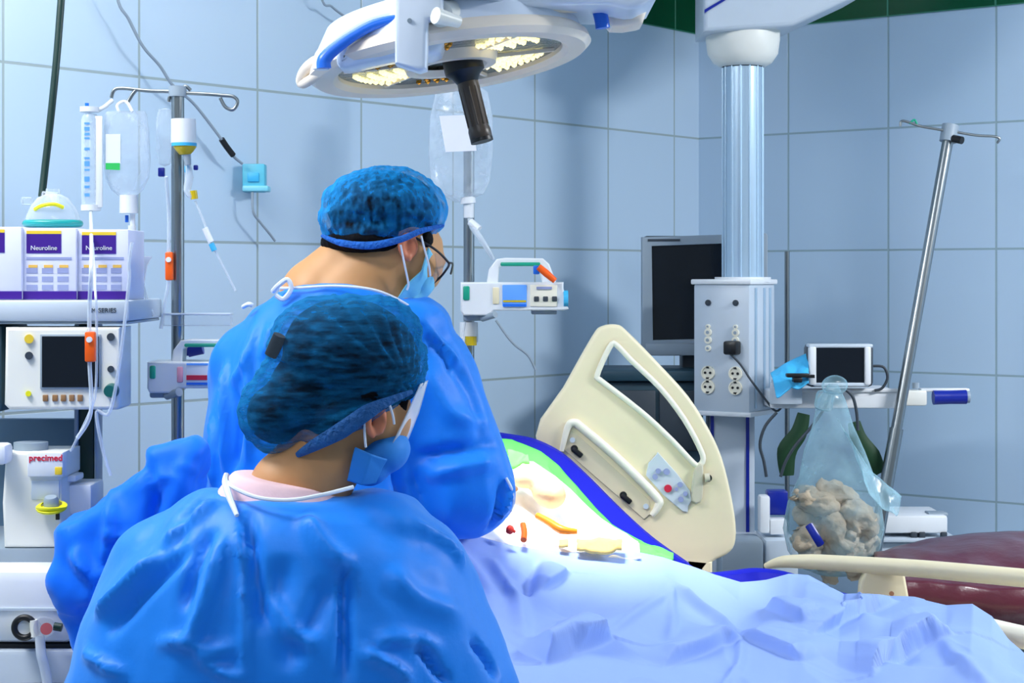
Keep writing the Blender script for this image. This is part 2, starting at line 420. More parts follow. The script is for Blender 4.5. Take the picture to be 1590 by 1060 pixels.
wall('wall_right', RDIR, 4.6, tr_, 0, 2.9, .12)
wall('trim_1', LDIR, 5.2, gl, 2.29, 2.59, .01, .004)
wall('trim_2', RDIR, 4.6, gr_, 2.29, 2.59, .01, .004)
fm = tile_mat('pale_floor_tiles', .4, .4, 0, 0, (170, 180, 186), (164, 175, 182), (120, 125, 128), .3)
# floor tiles are laid in x/y
for n_ in fm.node_tree.nodes:
    if n_.type == 'SEPXYZ':
        az = [l for l in fm.node_tree.links if l.from_node == n_ and l.from_socket.name == 'Z'][0]
        ts = az.to_socket; fm.node_tree.links.remove(az); fm.node_tree.links.new(n_.outputs[1], ts)
def quad_slab(name, pts, z, t, m):
    b = B(); lo = [b.verts.new((x, y, z)) for x, y in pts]; hi = [b.verts.new((x, y, z+t)) for x, y in pts]; n = len(pts)
    b.faces.new(lo[::-1]); b.faces.new(hi)
    for i in range(n): b.faces.new((lo[i], lo[(i+1) % n], hi[(i+1) % n], hi[i]))
    return struct(name, b, m)
cl = Vector((CX, CY, 0))+LDIR*5.2; cr = Vector((CX, CY, 0))+RDIR*4.6
quad_slab('floor', [(cl.x, cl.y), (cl.x, -1), (cr.x, -1), (cr.x, cr.y), (CX, CY)], -.1, .1, fm)
quad_slab('ceiling', [(cl.x, cl.y), (cl.x, .2), (cr.x, .2), (cr.x, cr.y), (CX, CY)], 2.9, .08, M['ceil'])
for nm, x, y in (('left', -1.6, 2.6), ('right', 2.7, 3.1), ('near', -.3, .9), ('back', -.85, 3.35)):  # the back panel is added, housing for the extra fill light
    t = thing('ceiling_light', {'left': 'square-edged fluorescent ceiling panel above the left wall', 'right': 'fluorescent ceiling panel beside the right wall', 'back': 'added fill-light panel on the ceiling between the operating lamp and the left drip stand', 'near': 'fluorescent ceiling panel above the doctors, nearest the room centre'}[nm], 'ceiling light', (x, y, 2.9))
    b = B(); box(b, (x, y, 2.865), (1.26, .56, .07), None, .006); obj('housing', b, M['white'], t)
    b = B(); box(b, (x, y, 2.824), (1.2, .5, .01), None, .002); obj('diffuser', b, mat('lit_diffuser', (240, 246, 255), .5, emit=(240, 246, 255), es=1.5), t)
# ------------------------------------------------------------------ ceiling pendant (column with socket box)
def pend():
    D = 4.8; k = D/FPX
    t = thing('ceiling_pendant', 'tall silver column with a pale socket box, hanging in front of the room corner', 'equipment pendant', (P(1160, 0, D).x, D+.08, 0))
    cx = P(1160, 0, D).x; cy = D+.09
    def z(py): return CAMZ-(py-HY)*k
    b = B(); lathe(b, [(0, z(442)), (.0535, z(442)), (.0535, z(90)), (0, z(90))], (cx, cy, 0), seg=40)
    for i in range(14):
        a = 2*math.pi*i/14; cyl(b, (cx+.0535*math.cos(a), cy+.0535*math.sin(a), z(436)), (cx+.0535*math.cos(a), cy+.0535*math.sin(a), z(98)), .0035, seg=6)
    obj('column', b, M['alu'], t)
    b = B(); lathe(b, [(0, z(97)), (.06, z(98)), (.078, z(92)), (.094, z(78)), (.099, z(56)), (.099, z(42)), (0, z(42))], (cx, cy, 0), seg=48); obj('joint', b, M['warmwhite'], t)
    b = B(); lathe(b, [(0, z(99)), (.056, z(99)), (.056, z(94)), (0, z(94))], (cx, cy, 0), seg=40); obj('seal_ring', b, M['black'], t)
    # boom: runs up out of frame to the right and towards the camera
    b = B(); add_me(b, px_shape([[(1092, -70), (1092, 50), (1232, 40), (1330, -6), (1440, -70), (1440, -140), (1300, -140)]], D-.02, .22, .012, 0)); obj('boom', b, M['lightgrey'], t)
    b = B(); add_me(b, px_shape([[(1094, 20), (1140, -8), (1140, -12), (1094, 15)]], D-.024, .006, 0, 0)); obj('stripe', b, M['navy'], t)
    b = B(); e = P(1430, 0, D+.09); cyl(b, (e.x, e.y, 2.38), (e.x, e.y, 2.9), .08, seg=32); obj('drop_tube', b, M['lightgrey'], t)
    b = B(); lathe(b, [(.0535, z(438)), (.075, z(438)), (.075, z(430)), (.0535, z(430))], (cx, cy, 0), seg=40); obj('collar', b, M['white'], t)
    # socket box, turned so that its right flank shows
    a = 30; rot = rotz(-a)
    fw, dp = .160, .178; h0, h1 = z(640), z(441)
    fl = P(1082, 0, D-.05); fx = fl.x; ux = Vector((math.cos(R(a)), -math.sin(R(a)), 0)); uy = Vector((math.sin(R(a)), math.cos(R(a)), 0))
    # front-left corner at pixel 1082
    o = Vector((fx, D+.04, 0)); c = o+ux*fw/2+uy*dp/2
    bx = B(); box(bx, (c.x, c.y, (h0+h1)/2), (fw, dp, h1-h0), Matrix.Rotation(-R(a), 3, 'Z'), .006); body = obj('service_box', bx, M['lightgrey'], t)
    b = B(); box(b, (c.x, c.y, h1+.006), (fw+.012, dp+.012, .014), Matrix.Rotation(-R(a), 3, 'Z'), .004); box(b, (c.x, c.y, h0-.004), (fw+.012, dp+.012, .012), Matrix.Rotation(-R(a), 3, 'Z'), .003); obj('cap_plate', b, M['white'], t)
    b = B()
    for q in (.04, .10, .14):
        w = o+ux*(fw+.001)+uy*q; box(b, (w.x, w.y, (h0+h1)/2), (.004, .012, h1-h0-.02), Matrix.Rotation(-R(a), 3, 'Z'), .001)
    obj('side_rib', b, M['alu'], t)
    def F(u, v, out=0): w = o+ux*u*fw-uy*out; return Vector((w.x, w.y, z(v)))
    for u in (.27, .76):
        b = B(); cyl(b, F(u, 470, -.002), F(u, 470, .004), .008, seg=20); cyl(b, F(u, 470, .003), F(u, 470, .006), .004, seg=12); obj('screw_port', b, M['darkgrey'], t)
        for v, r in ((507, .006), (516, .010), (528, .010), (541, .008)):
            if u > .5 and v > 530: continue
            b = B(); cyl(b, F(u, v, -.002), F(u, v, .005), r, seg=20); s = obj('earth_terminal', b, M['creamlight'], t)
            b = B(); cyl(b, F(u, v, .004), F(u, v, .007), r*.45, seg=14); obj('pin', b, M['grey'], s)
        for v in (579, 601):
            b = B(); cyl(b, F(u, v, -.002), F(u, v, .004), .0185, seg=28); lathe(b, [(.0185, 0), (.0185, .007), (.015, .007), (.015, 0)], F(u, v), -uy, 28); s = obj('power_socket', b, M['creamlight'], t)
            b = B()
            for dx in (-.045, .045): cyl(b, F(u+dx, v, .003), F(u+dx, v, .006), .0035, seg=10)
            box(b, F(u, v-8.5, .004), (.008, .006, .005), Matrix.Rotation(-R(a), 3, 'Z')); box(b, F(u, v+8.5, .004), (.008, .006, .005), Matrix.Rotation(-R(a), 3, 'Z')); obj('socket_hole', b, M['black'], s)
    # lower mast down to the foot
    b = B(); m0 = P(1103, 640, D+.05); m1 = P(1172, 830, D+.05)
    for x0, x1, mm in ((1103, 1172, 0),):
        pbox(b, x0, 640, x1, 1290, D+.06, .12, .004)
    obj('lower_mast', b, M['lightgrey'], t)
    b = B()
    for x in (1106, 1161): pbox(b, x-2.5, 645, x+2.5, 826, D+.056, .01)
    obj('mast_groove', b, M['navy'], t)
    b = B(); pbox(b, 1096, 828, 1178, 836, D+.03, .16, .003); obj('mast_foot', b, M['white'], t)
    # equipment shelf on the right of the box
    # plug and lead
    pl = thing('power_plug', 'black mains plug pushed into the pale socket box, with a trailing lead', 'plug', F(.72, 548, .01))
    b = B(); box(b, F(.74, 539, .018), (.038, .036, .036), Matrix.Rotation(-R(a), 3, 'Z'), .006); obj('plug_body', b, M['black'], pl)
    b = B(); tube(b, [F(.74, 548, .03), P(1150, 566, D-.05), P(1166, 590, D-.06), P(1190, 622, D-.07), P(1206, 638, D-.06), P(1222, 622, D-.04), P(1245, 606, D-.03)], .003); obj('power_lead', b, M['darkgrey'], pl)
pend()

# dark trolley with equipment behind the bed, seen through the head rail
def trolley():
    D = 4.85
    t = thing('equipment_trolley', 'dark teal equipment trolley standing in the corner under the grey monitor', 'trolley', (P(1000, 0, D).x, D+.12, 0))
    b = B(); pbox(b, 935, 575, 1098, 592, D, .3, .006); obj('top_shelf', b, M['teal_dark'], t)
    b = B(); pbox(b, 942, 592, 1092, 1250, D+.02, .26, .008); obj('cabinet', b, M['teal_dark'], t)
    b = B(); pbox(b, 955, 606, 1018, 700, D+.012, .012, .003); pbox(b, 1024, 606, 1084, 700, D+.012, .012, .003); obj('door_panel', b, M['darkgrey'], t)
    for x in (950, 1084):
        b = B(); c = P(x, 1258, D+.12); cyl(b, (c.x-.012, c.y, .03), (c.x+.012, c.y, .03), .03); cyl(b, (c.x, c.y, .03), (c.x, c.y, .10), .008); obj('castor', b, M['black'], t)
trolley()

def monitor():
    D = 5.0; t = thing('grey_monitor', 'grey-framed flat monitor with a black screen behind the silver column', 'monitor', tuple(P(1095, 575, D+.03)))
    me = px_shape([[(997, 368), (1190, 362), (1192, 366), (1192, 538), (1190, 542), (1000, 548), (997, 544)], [(1012, 382), (1178, 376), (1178, 524), (1014, 528)]], D, .045, .002, 0)
    flatobj('bezel', me, M['grey'], t)
    b = B(); pbox(b, 1008, 374, 1184, 532, D+.012, .02); obj('screen', b, M['screen'], t)
    b = B(); pbox(b, 1000, 366, 1190, 546, D+.042, .03, .008); obj('back_shell', b, M['darkgrey'], t)
    b = B(); pbox(b, 1006, 371, 1056, 374.5, D-.002, .004); obj('brand_strip', b, M['darkgrey'], t)
    b = B(); pbox(b, 1003, 533, 1082, 552, D-.02, .06, .004); obj('lower_ledge', b, M['grey'], t)
    b = B(); pbox(b, 1060, 549, 1130, 574, D+.03, .10, .004); obj('stand', b, M['darkgrey'], t)
monitor()
b = B(); cyl(b, P(1222, 390, 5.35), P(1222, 1270, 5.35), .0075); tag(obj('wall_conduit', b, M['steel']), 'thin grey vertical conduit pipe on the wall right of the silver column', 'pipe')

# tray arm carried by the pendant, with blue-gripped handle
def tray():
    D = 4.72; t = thing('tray_arm', 'long white tray arm with a navy blue grip at its right end', 'tray', tuple(P(1300, 635, D)))
    b = B(); pbox(b, 1196, 607, 1400, 634, D, .26, .006); obj('tray', b, M['white'], t)
    b = B(); pbox(b, 1200, 603, 1398, 609, D-.006, .012, .003); obj('rim', b, M['white'], t)
    b = B(); pbox(b, 1400, 606, 1440, 630, D+.02, .05, .006); obj('clamp', b, M['warmwhite'], t)
    b = B(); cyl(b, P(1422, 603, D+.04), P(1422, 594, D+.04), .009); obj('knob', b, M['grey'], t)
    b = B(); pbox(b, 1430, 603, 1506, 608, D+.03, .03, .003); obj('handle_bar', b, M['white'], t)
    b = B(); a = P(1449, 617, D+.03); c = P(1500, 616, D+.03); tube(b, [a, a.lerp(c, .5), c], [.019, .018, .019], 16); obj('grip', b, M['navy'], t)
    b = B(); cyl(b, P(1498, 616, D+.03), P(1505, 616, D+.03), .016); obj('grip_cap', b, M['grey'], t)
    b = B(); pbox(b, 1165, 612, 1200, 632, D+.12, .08, .004); obj('mount', b, M['grey'], t)
tray()
def tablet():
    D = 4.66; t = thing('patient_monitor', 'small portable patient monitor with white sides and dark screen on the tray', 'monitor', tuple(P(1306, 603, D+.04)))
    b = B(); pbox(b, 1254, 534, 1357, 601, D+.012, .07, .012); obj('shell', b, M['darkgrey'], t)
    b = B(); pbox(b, 1256, 534, 1356, 540, D, .05, .004); pbox(b, 1264, 594, 1350, 600, D, .05, .004); obj('frame', b, M['lightgrey'], t)
    for x0, x1 in ((1257, 1268), (1343, 1353)):
        b = B(); pbox(b, x0, 538, x1, 598, D-.004, .05, .005); obj('side_grip', b, M['white'], t)
    b = B(); pbox(b, 1268, 540, 1343, 596, D+.004, .02); obj('screen', b, M['screen'], t)
    b = B(); tube(b, [P(1356, 568, D+.05), P(1372, 570, D+.05), P(1378, 586, D+.05), P(1370, 602, D+.05), P(1358, 606, D+.05)], .0035); obj('cable', b, M['darkgrey'], t)
tablet()
me = sheet([(1196, 578), (1222, 562), (1256, 546)], [(1206, 612), (1232, 600), (1256, 594)], 4.70, 4.62, 30, 20, 0, .012, 20, 3, .004)
tag(link('wrapper_packet', me, M['packet']), 'crumpled bright cyan wrapper lying on the tray left of the small monitor', 'packet')
b = B(); pbox(b, 1222, 580, 1258, 586, 4.6, .03, .003); pbox(b, 1232, 586, 1246, 594, 4.6, .03, .003); box(b, P(1258, 584, 4.63), (.02, .02, .008)); tag(obj('cable_clip', b, M['black']), 'black clip in front of the cyan wrapper on the tray', 'clip')
b = B(); pbox(b, 1196, 594, 1246, 628, 4.70, .012, .004); pbox(b, 1200, 588, 1218, 600, 4.69, .03, .006); tag(obj('bracket', b, M['lightgrey']), 'pale bracket at the left end of the tray under the cyan wrapper', 'bracket')
for i, (pts, lab) in enumerate((
    ([(1290, 606), (1282, 630), (1262, 660), (1236, 690), (1220, 716), (1212, 740)], 'grey cable hanging from the tray left of the clear bag'),
    ([(1312, 604), (1324, 616), (1330, 640), (1332, 668)], 'grey cable hanging from the tray to the right green strap'),
    ([(1206, 640), (1188, 662), (1180, 690), (1186, 716), (1190, 740)], 'dark cable looping down beside the lower mast'))):
    b = B(); tube(b, [P(x, y, 4.64) for x, y in pts], .004); tag(obj('cable', b, M['darkgrey']), lab, 'cable')
for pts, lab in (([(1248, 642), (1240, 672), (1222, 700), (1222, 738)], 'dark green strap hanging left of the clear bag'), ([(1326, 655), (1334, 682), (1352, 708), (1366, 734)], 'dark green strap hanging right of the clear bag')):
    b = B(); tube(b, [P(x, y, 4.7) for x, y in pts], [.016, .022, .026, .018], 14, flat=(Vector((0, 1, 0)), .4)); tag(obj('strap', b, M['greenstrap']), lab, 'strap')
# tilted pole
def tilted():
    t = thing('tilted_drip_pole', 'bare steel drip pole leaning to the left at the right wall', 'IV pole', (P(1250, 0, 4.6).x, 4.62, 0))
    a = P(1475, 200, 4.78); c = P(1375, 760, 4.66); d = (c-a).normalized(); e = a+d*((a.z-.06)/-d.z)
    b = B(); cyl(b, a, a+d*.34*4, .0145, .0145, 20); cyl(b, a+d*.8, e, .018, .018, 20); obj('pole', b, M['steel'], t)
    b = B(); cyl(b, a-d*.01, a+d*.035, .022); obj('head_socket', b, M['grey'], t)
    b = B(); cyl(b, P(1480, 215, 4.76), P(1494, 218, 4.74), .010); obj('knob', b, M['black'], t)
    for pts in ([(1470, 203), (1430, 196), (1412, 190), (1400, 188), (1398, 196)], [(1480, 204), (1515, 210), (1545, 212), (1552, 216), (1548, 222)]):
        b = B(); tube(b, [P(x, y, 4.77) for x, y in pts], .0035); obj('hook', b, M['steel'], t)
    b = B(); tube(b, [P(1412, 192, 4.77), P(1420, 186, 4.77), P(1424, 194, 4.77)], .003); obj('hook_clip', b, M['green'], t)
    b = B(); cyl(b, e, (e.x, e.y, 0.0), .03, .05)
    for q in range(5):
        an = 2*math.pi*q/5; box(b, (e.x+.13*math.cos(an), e.y+.13*math.sin(an), .05), (.28, .03, .025), Matrix.Rotation(an, 3, 'Z'), .005)
        cyl(b, (e.x+.26*math.cos(an), e.y+.26*math.sin(an)-.01, .025), (e.x+.26*math.cos(an), e.y+.26*math.sin(an)+.01, .025), .025)
    obj('base', b, M['darkgrey'], t)
tilted()
# clear bag of swabs
def swabbag():
    D = 4.45; k = D/FPX
    t = thing('clear_plastic_bag', 'clear plastic bag with a knotted neck, holding used gauze, hung from the tray', 'bag', tuple(P(1290, 885, D)))
    rows = [(596, 1285, 1300), (620, 1270, 1312), (660, 1262, 1325), (700, 1250, 1340), (740, 1238, 1358), (780, 1222, 1368), (820, 1216, 1372), (855, 1222, 1362), (880, 1240, 1340), (892, 1270, 1320)]
    b = B(); rings = []
    for py, xl, xr in rows[::-1]:
        w = (xr-xl)/2*k; rings.append((P((xl+xr)/2, py, D), w, min(w*.6, .075)+.006))
    loft(b, rings, 48, 2)
    me = bpy.data.meshes.new('t'); b.to_mesh(me); b.free()
    for v in me.vertices:
        c = v.co*16; v.co += Vector((noise.noise(c), noise.noise(c+Vector((5, 5, 5))), 0))*.008
    link('bag_body', me, M['film2'], t)
    me = sheet([(1300, 650), (1352, 730), (1400, 770)], [(1330, 700), (1350, 775), (1392, 802)], D-.02, D-.07, 30, 14, 0, .02, 18, 5, .001)
    link('loose_corner', me, M['film2'], t)
    b = B(); ell(b, P(1296, 598, D-.01), (.035, .02, .025), rotz(20)); box(b, P(1280, 622, D-.01), (.045, .03, .05), Matrix.Rotation(.2, 3, 'Y'), .012); obj('knot', b, M['film2'], t)
    spots = [(1266, 778, 36, 18), (1302, 772, 40, 20), (1334, 806, 32, 24), (1262, 812, 36, 18), (1305, 830, 44, 20), (1340, 842, 24, 24), (1252, 845, 30, 20), (1286, 866, 40, 18), (1326, 868, 30, 16)]
    labs = ['upper left', 'topmost middle', 'upper right', 'second row left', 'central', 'lower right', 'lowest left', 'lowest middle', 'bottom right']
    for i, (x, y, rx, rz) in enumerate(spots):
        b = B(); ell(b, P(x, y, D+(.012 if i % 2 else -.02)), (rx*k, .035, rz*k), Matrix.Rotation(R(20+i*9), 3, 'Y'), 4)
        me = bpy.data.meshes.new('t'); b.to_mesh(me); b.free()
        for v in me.vertices:
            c = v.co*22+Vector((i, i, 0)); f = (1-abs(noise.noise(c*1.3))*2)*.014+(1-abs(noise.noise(c*3))*2)*.006-.009; v.co += v.normal*f
        o = link('gauze_swab', me, M['gauze']); tag(o, 'crumpled beige gauze swab in the clear hanging bag, '+labs[i]+' of the wad', 'gauze', 'used gauze in the clear bag')
    b = B(); tube(b, [P(1256, 815, D-.075), P(1268, 835, D-.085), P(1274, 845, D-.08)], .010, flat=(Vector((0, 1, 0)), .3)); tag(obj('blue_tape', b, M['navy']), 'small dark blue strip among the gauze in the clear bag', 'tape')
swabbag()
def device():
    D = 4.95; t = thing('white_device', 'low white bedside unit on a shelf beyond the clear bag', 'medical device', tuple(P(1420, 860, D)))
    b = B(); pbox(b, 1368, 800, 1472, 828, D, .2, .008); obj('body', b, M['white'], t)
    b = B(); pbox(b, 1442, 796, 1472, 801, D+.02, .05, .002); obj('cap', b, M['grey'], t)
    for x in (1415, 1428, 1462):
        b = B(); pbox(b, x, 826, x+9, 836, D-.004, .02, .002); obj('foot', b, M['darkgrey'], t)
    b = B(); pbox(b, 1355, 836, 1490, 842, D-.02, .24, .003); pbox(b, 1364, 842, 1476, 1160, D, .2, .006); obj('stand_cabinet', b, M['lightgrey'], t)
device()
b = B(); pbox(b, 1180, 770, 1196, 828, 4.7, .05, .006); pbox(b, 1196, 806, 1222, 830, 4.7, .05, .004); tag(obj('valve_block', b, M['white']), 'small white valve block beside the lower mast, left of the clear bag', 'valve')
b = B(); pbox(b, 1192, 762, 1224, 800, 4.76, .05, .006); tag(obj('suction_jar', b, M['navy']), 'small dark jar behind the white valve block', 'jar')
b = B(); pbox(b, 1188, 838, 1240, 1250, 4.66, .2, .01); tag(obj('storage_box', b, M['lightgrey']), 'light grey upright box on the floor beside the lower mast', 'box')
b = B(); pbox(b, 1120, 838, 1186, 1250, 4.64, .12, .01); tag(obj('storage_box', b, M['grey']), 'mid grey upright box in front of the lower mast foot', 'box')

# maroon couch beyond the rail
def couch():
    t = thing('maroon_couch', 'maroon padded couch standing behind the cream bed rail at the right', 'couch', (P(1520, 0, 4.3).x, 4.3, 0))
    b = B(); D = 4.25
    pts = [(1356, 862), (1390, 848), (1440, 836), (1500, 828), (1570, 824), (1700, 822)]
    me = sheet(pts, [(1360, 890), (1400, 905), (1470, 912), (1540, 915), (1600, 915), (1700, 918)], 4.45, 4.05, 60, 20, .02, .008, 9, 2, .09)
    link('cushion', me, M['maroon'], t)
    b = B(); pbox(b, 1403, 905, 1700, 950, 4.12, .4, .03); obj('seat_base', b, M['brownblack'], t)
    for x in (1420, 1660):
        for yy in (4.16, 4.45):
            b = B(); c = P(x, 940, 4.12); cyl(b, (c.x, yy, 0), (c.x, yy, c.z), .018); obj('leg', b, M['steel'], t)
couch()

# ------------------------------------------------------------------ surgical light
def lamp():
    D = 3.3; k = D/FPX
    c = P(700, 101, D)                       # centre of the underside
    roll = R(-8.5)                          # right side higher
    ex = Vector((math.cos(roll), .0, -math.sin(roll)))
    tilt = R(4.4)
    nd = Vector((ex.z, 0, -ex.x))           # down normal before tilt
    nd = (Matrix.Rotation(-tilt, 3, ex) @ nd).normalized()
    if nd.y > 0: nd = (Matrix.Rotation(2*tilt, 3, ex) @ nd).normalized()
    ey = nd.cross(ex).normalized()
    if ey.y < 0: ey = -ey
    up = -nd
    T = lambda x, y, z: c+ex*x+ey*y+up*z
    t = thing('surgical_light', 'large white operating lamp with blue-gripped rims hanging above the doctors', 'surgical light', tuple(T(0, 0, .14)))
    RR = .258
    def ring(bm, prof, seg=72):
        lathe(bm, prof, c, up, seg, u=ex)
    b = B(); ring(b, [(.205, .004), (.215, -.004), (RR-.012, -.004), (RR, .006), (RR-.004, .020), (.245, .028), (.205, .02), (.205, .004)]); obj('rim_ring', b, M['creamring'], t)
    b = B(); ring(b, [(RR-.012, .02), (RR-.02, .05), (.215, .088), (.15, .108), (.07, .116), (0, .117)]); ring(b, [(0, .02), (.2, .02), (RR-.012, .02)]); obj('housing', b, M['lampwhite'], t)
    b = B(); ring(b, [(0, .012), (.206, .012), (.206, .018), (0, .018)]); obj('reflector_plate', b, M['lampglass'], t)
    b = B(); ring(b, [(.056, .004), (.066, -.006), (.082, -.006), (.088, .012), (.056, .012)]); obj('centre_ring', b, M['creamring'], t)
    # LED clusters
    def cluster(ang, r0, r1, w, n, name='led_cluster', m='led'):
        b = B()
        for i in range(n):
            for j in range(4):
                rr = r0+(r1-r0)*(j+.5)/4; a = R(ang)+(i-(n-1)/2)*w/n+(.5*w/n if j % 2 else 0)
                p = T(rr*math.cos(a), rr*math.sin(a), .010); ell(b, p, (.0062,)*3, None, 1)
        obj(name, b, M[m], t)
    cluster(150, .09, .19, .75, 8); cluster(205, .10, .19, .6, 6, 'unlit_led_cluster', 'amber'); cluster(255, .10, .19, .6, 7, 'unlit_led_cluster', 'amber'); cluster(38, .10, .19, .8, 8); cluster(320, .09, .18, .7, 7); cluster(95, .10, .19, .6, 6, 'unlit_led_cluster', 'amber')
    for a in range(0, 360, 60):
        b = B(); a = R(a+12); p = T(.135*math.cos(a), .135*math.sin(a), .008)
        box(b, p, (.12, .006, .006), Matrix((ex*math.cos(a)+ey*math.sin(a), -ex*math.sin(a)+ey*math.cos(a), up)).transposed()); obj('divider', b, M['creamring'], t)
    # handle
    hb = P(722, 112, D-.02); he = P(748, 217, D-.03); hd = (he-hb).normalized()
    b = B(); lathe(b, [(0, -.03), (.036, -.03), (.036, .0), (.026, .008), (.019, .02), (0, .02)], hb, hd, 32); obj('handle_collar', b, M['black'], t)
    b = B(); L = (he-hb).length; lathe(b, [(.0185, .01), (.0195, .03), (.0185, L*.8), (.0205, L*.86), (.0205, L*.97), (.018, L), (0, L)], hb, hd, 24)
    for q in range(10):
        an = 2*math.pi*q/10; u, w = ortho(hd); o = (u*math.cos(an)+w*math.sin(an))*.0185
        cyl(b, hb+hd*.03+o, hb+hd*L*.8+o, .002, seg=6)
    obj('handle_grip', b, M['grip'], t)
    b = B(); lathe(b, [(.0205, L*.98), (.0205, L+.004), (0, L+.004)], hb, hd, 24); obj('grip_end', b, M['black'], t)
    # left lobe: white shell, blue handle strip and open loop of the rim
    b = B(); pts = [P(512, 92, D-.06), P(490, 96, D-.06), P(472, 112, D-.04), P(470, 130, D-.03), T(-.215, -.10, .006), T(-.18, -.165, .008)]
    tube(b, pts, [.009, .011, .010, .009, .009, .008], 14); obj('rim_loop', b, M['creamring'], t)
    b = B(); A = lambda x, y, dd=0: P(x, y, D-.20+dd)
    # side panel between rim and yoke
    me = flat_shape([[((x-795)*k, CAMZ-(y-HY)*k) for x, y in [(520, 122), (516, 92), (528, 76), (560, 56), (600, 40), (640, 30), (668, 30), (668, 100), (600, 108), (560, 116)]]], .12, .02, Matrix.Translation((.025, D-.19, .0)), 4)
    flatobj('side_panel', me, M['lampwhite'], t)
    b = B(); tube(b, [A(618, 24), A(580, 32), A(545, 50), A(515, 72), A(500, 88), A(498, 108)], [.011, .012, .012, .0125, .013, .014], 16); obj('edge_tube', b, M['lampwhite'], t)
    b = B(); tube(b, [A(620, 29, -.012), A(582, 38, -.012), A(548, 56, -.012), A(520, 76, -.012), A(504, 92, -.012), A(503, 106, -.012)], [.0085, .009, .0095, .0105, .012, .0125], 16); obj('blue_grip', b, M['blue'], t)
    # yoke
    b = B(); me = px_shape([[(613, -60), (688, -60), (688, 22), (664, 30), (662, 106), (650, 110), (613, 98)]], D-.30, .06, .008, 0); flatobj('yoke', me, M['lampwhite'], t)
    b = B(); cyl(b, P(636, 32, D-.304), P(636, 32, D-.298), .004, seg=16); obj('yoke_screw', b, M['grey'], t)
    b = B(); cyl(b, P(684, 22, D-.26), P(706, 20, D-.2), .022); cyl(b, P(676, 24, D-.31), P(712, 34, D-.28), .014, .010); obj('joint', b, M['warmwhite'], t)
    b = B(); cyl(b, P(655, -60, D-.27), P(655, -420, D-.27), .028); obj('suspension_tube', b, M['lampwhite'], t)
    b = B(); c0 = P(655, -40, D-.27); box(b, (c0.x+.05, c0.y+.1, c0.z), (.20, .26, .07), None, .02); obj('gimbal_block', b, M['lampwhite'], t)
    # right upper rim
    q = lambda x, y, d=0: P(x, y, D+.02+d)
    b = B(); tube(b, [q(716, 36, -.2), q(740, 30, -.2), q(800, 17, -.19), q(870, 11, -.14), q(930, 10, -.08), q(975, 17, 0), q(990, 26, .06)], .011, 14); obj('upper_rim', b, M['creamring'], t)
    b = B(); me = px_shape([[(690, -14), (1000, -14), (998, 8), (975, 14), (940, 7), (870, 8), (790, 12), (730, 24), (700, 24)]], D-.19, .26, .012, 2); flatobj('upper_housing', me, M['lampwhite'], t)
    b = B(); me = px_shape([[(943, 14), (1000, 8), (1000, 30), (992, 37), (950, 40)]], D-.06, .10, .01, 2); flatobj('rim_end', me, M['creamring'], t)
    b = B(); tube(b, [q(930, 14, -.1), q(934, 30, -.1), q(936, 44, -.1)], .013, 14); obj('blue_grip', b, M['blue'], t)
    # spot of the lamp
    l = bpy.data.lights.new('surgical_beam', 'SPOT'); l.energy = 120; l.color = (1, .97, .9); l.spot_size = R(46); l.spot_blend = .75; l.shadow_soft_size = .12
    o = bpy.data.objects.new('surgical_beam', l); COL.objects.link(o); s = T(.10, .02, -.03); o.location = s
    o.rotation_euler = (P(890, 780, 3.62)-s).to_track_quat('-Z', 'Y').to_euler()
lamp()

# ------------------------------------------------------------------ drip equipment
def wirecurve(name, pts, D, r, m, label, cat, sm=6):
    b = B(); tube(b, [P(p[0], p[1], p[2] if len(p) > 2 else D) for p in pts], r, 8, sm); return tag(obj(name, b, m), label, cat)
def wall_D(px):
    u = (px-795)/FPX
    # depth of the left wall at this column
    t = (CX-u*CY)/( .62-u*.785); return CY-.785*t
def base(t, x, y, m, r=.3):
    b = B(); cyl(b, (x, y, .03), (x, y, .16), .035, .025)
    for q in range(5):
        an = 2*math.pi*q/5+.3; box(b, (x+.5*r*math.cos(an), y+.5*r*math.sin(an), .07), (r, .035, .025), Matrix.Rotation(an, 3, 'Z'), .006)
    obj('base', b, m, t)
    for q in range(5):
        an = 2*math.pi*q/5+.3; b = B(); X = x+r*math.cos(an); Y = y+r*math.sin(an)
        cyl(b, (X-.01, Y, .028), (X+.01, Y, .028), .028); obj('castor', b, M['black'], t)
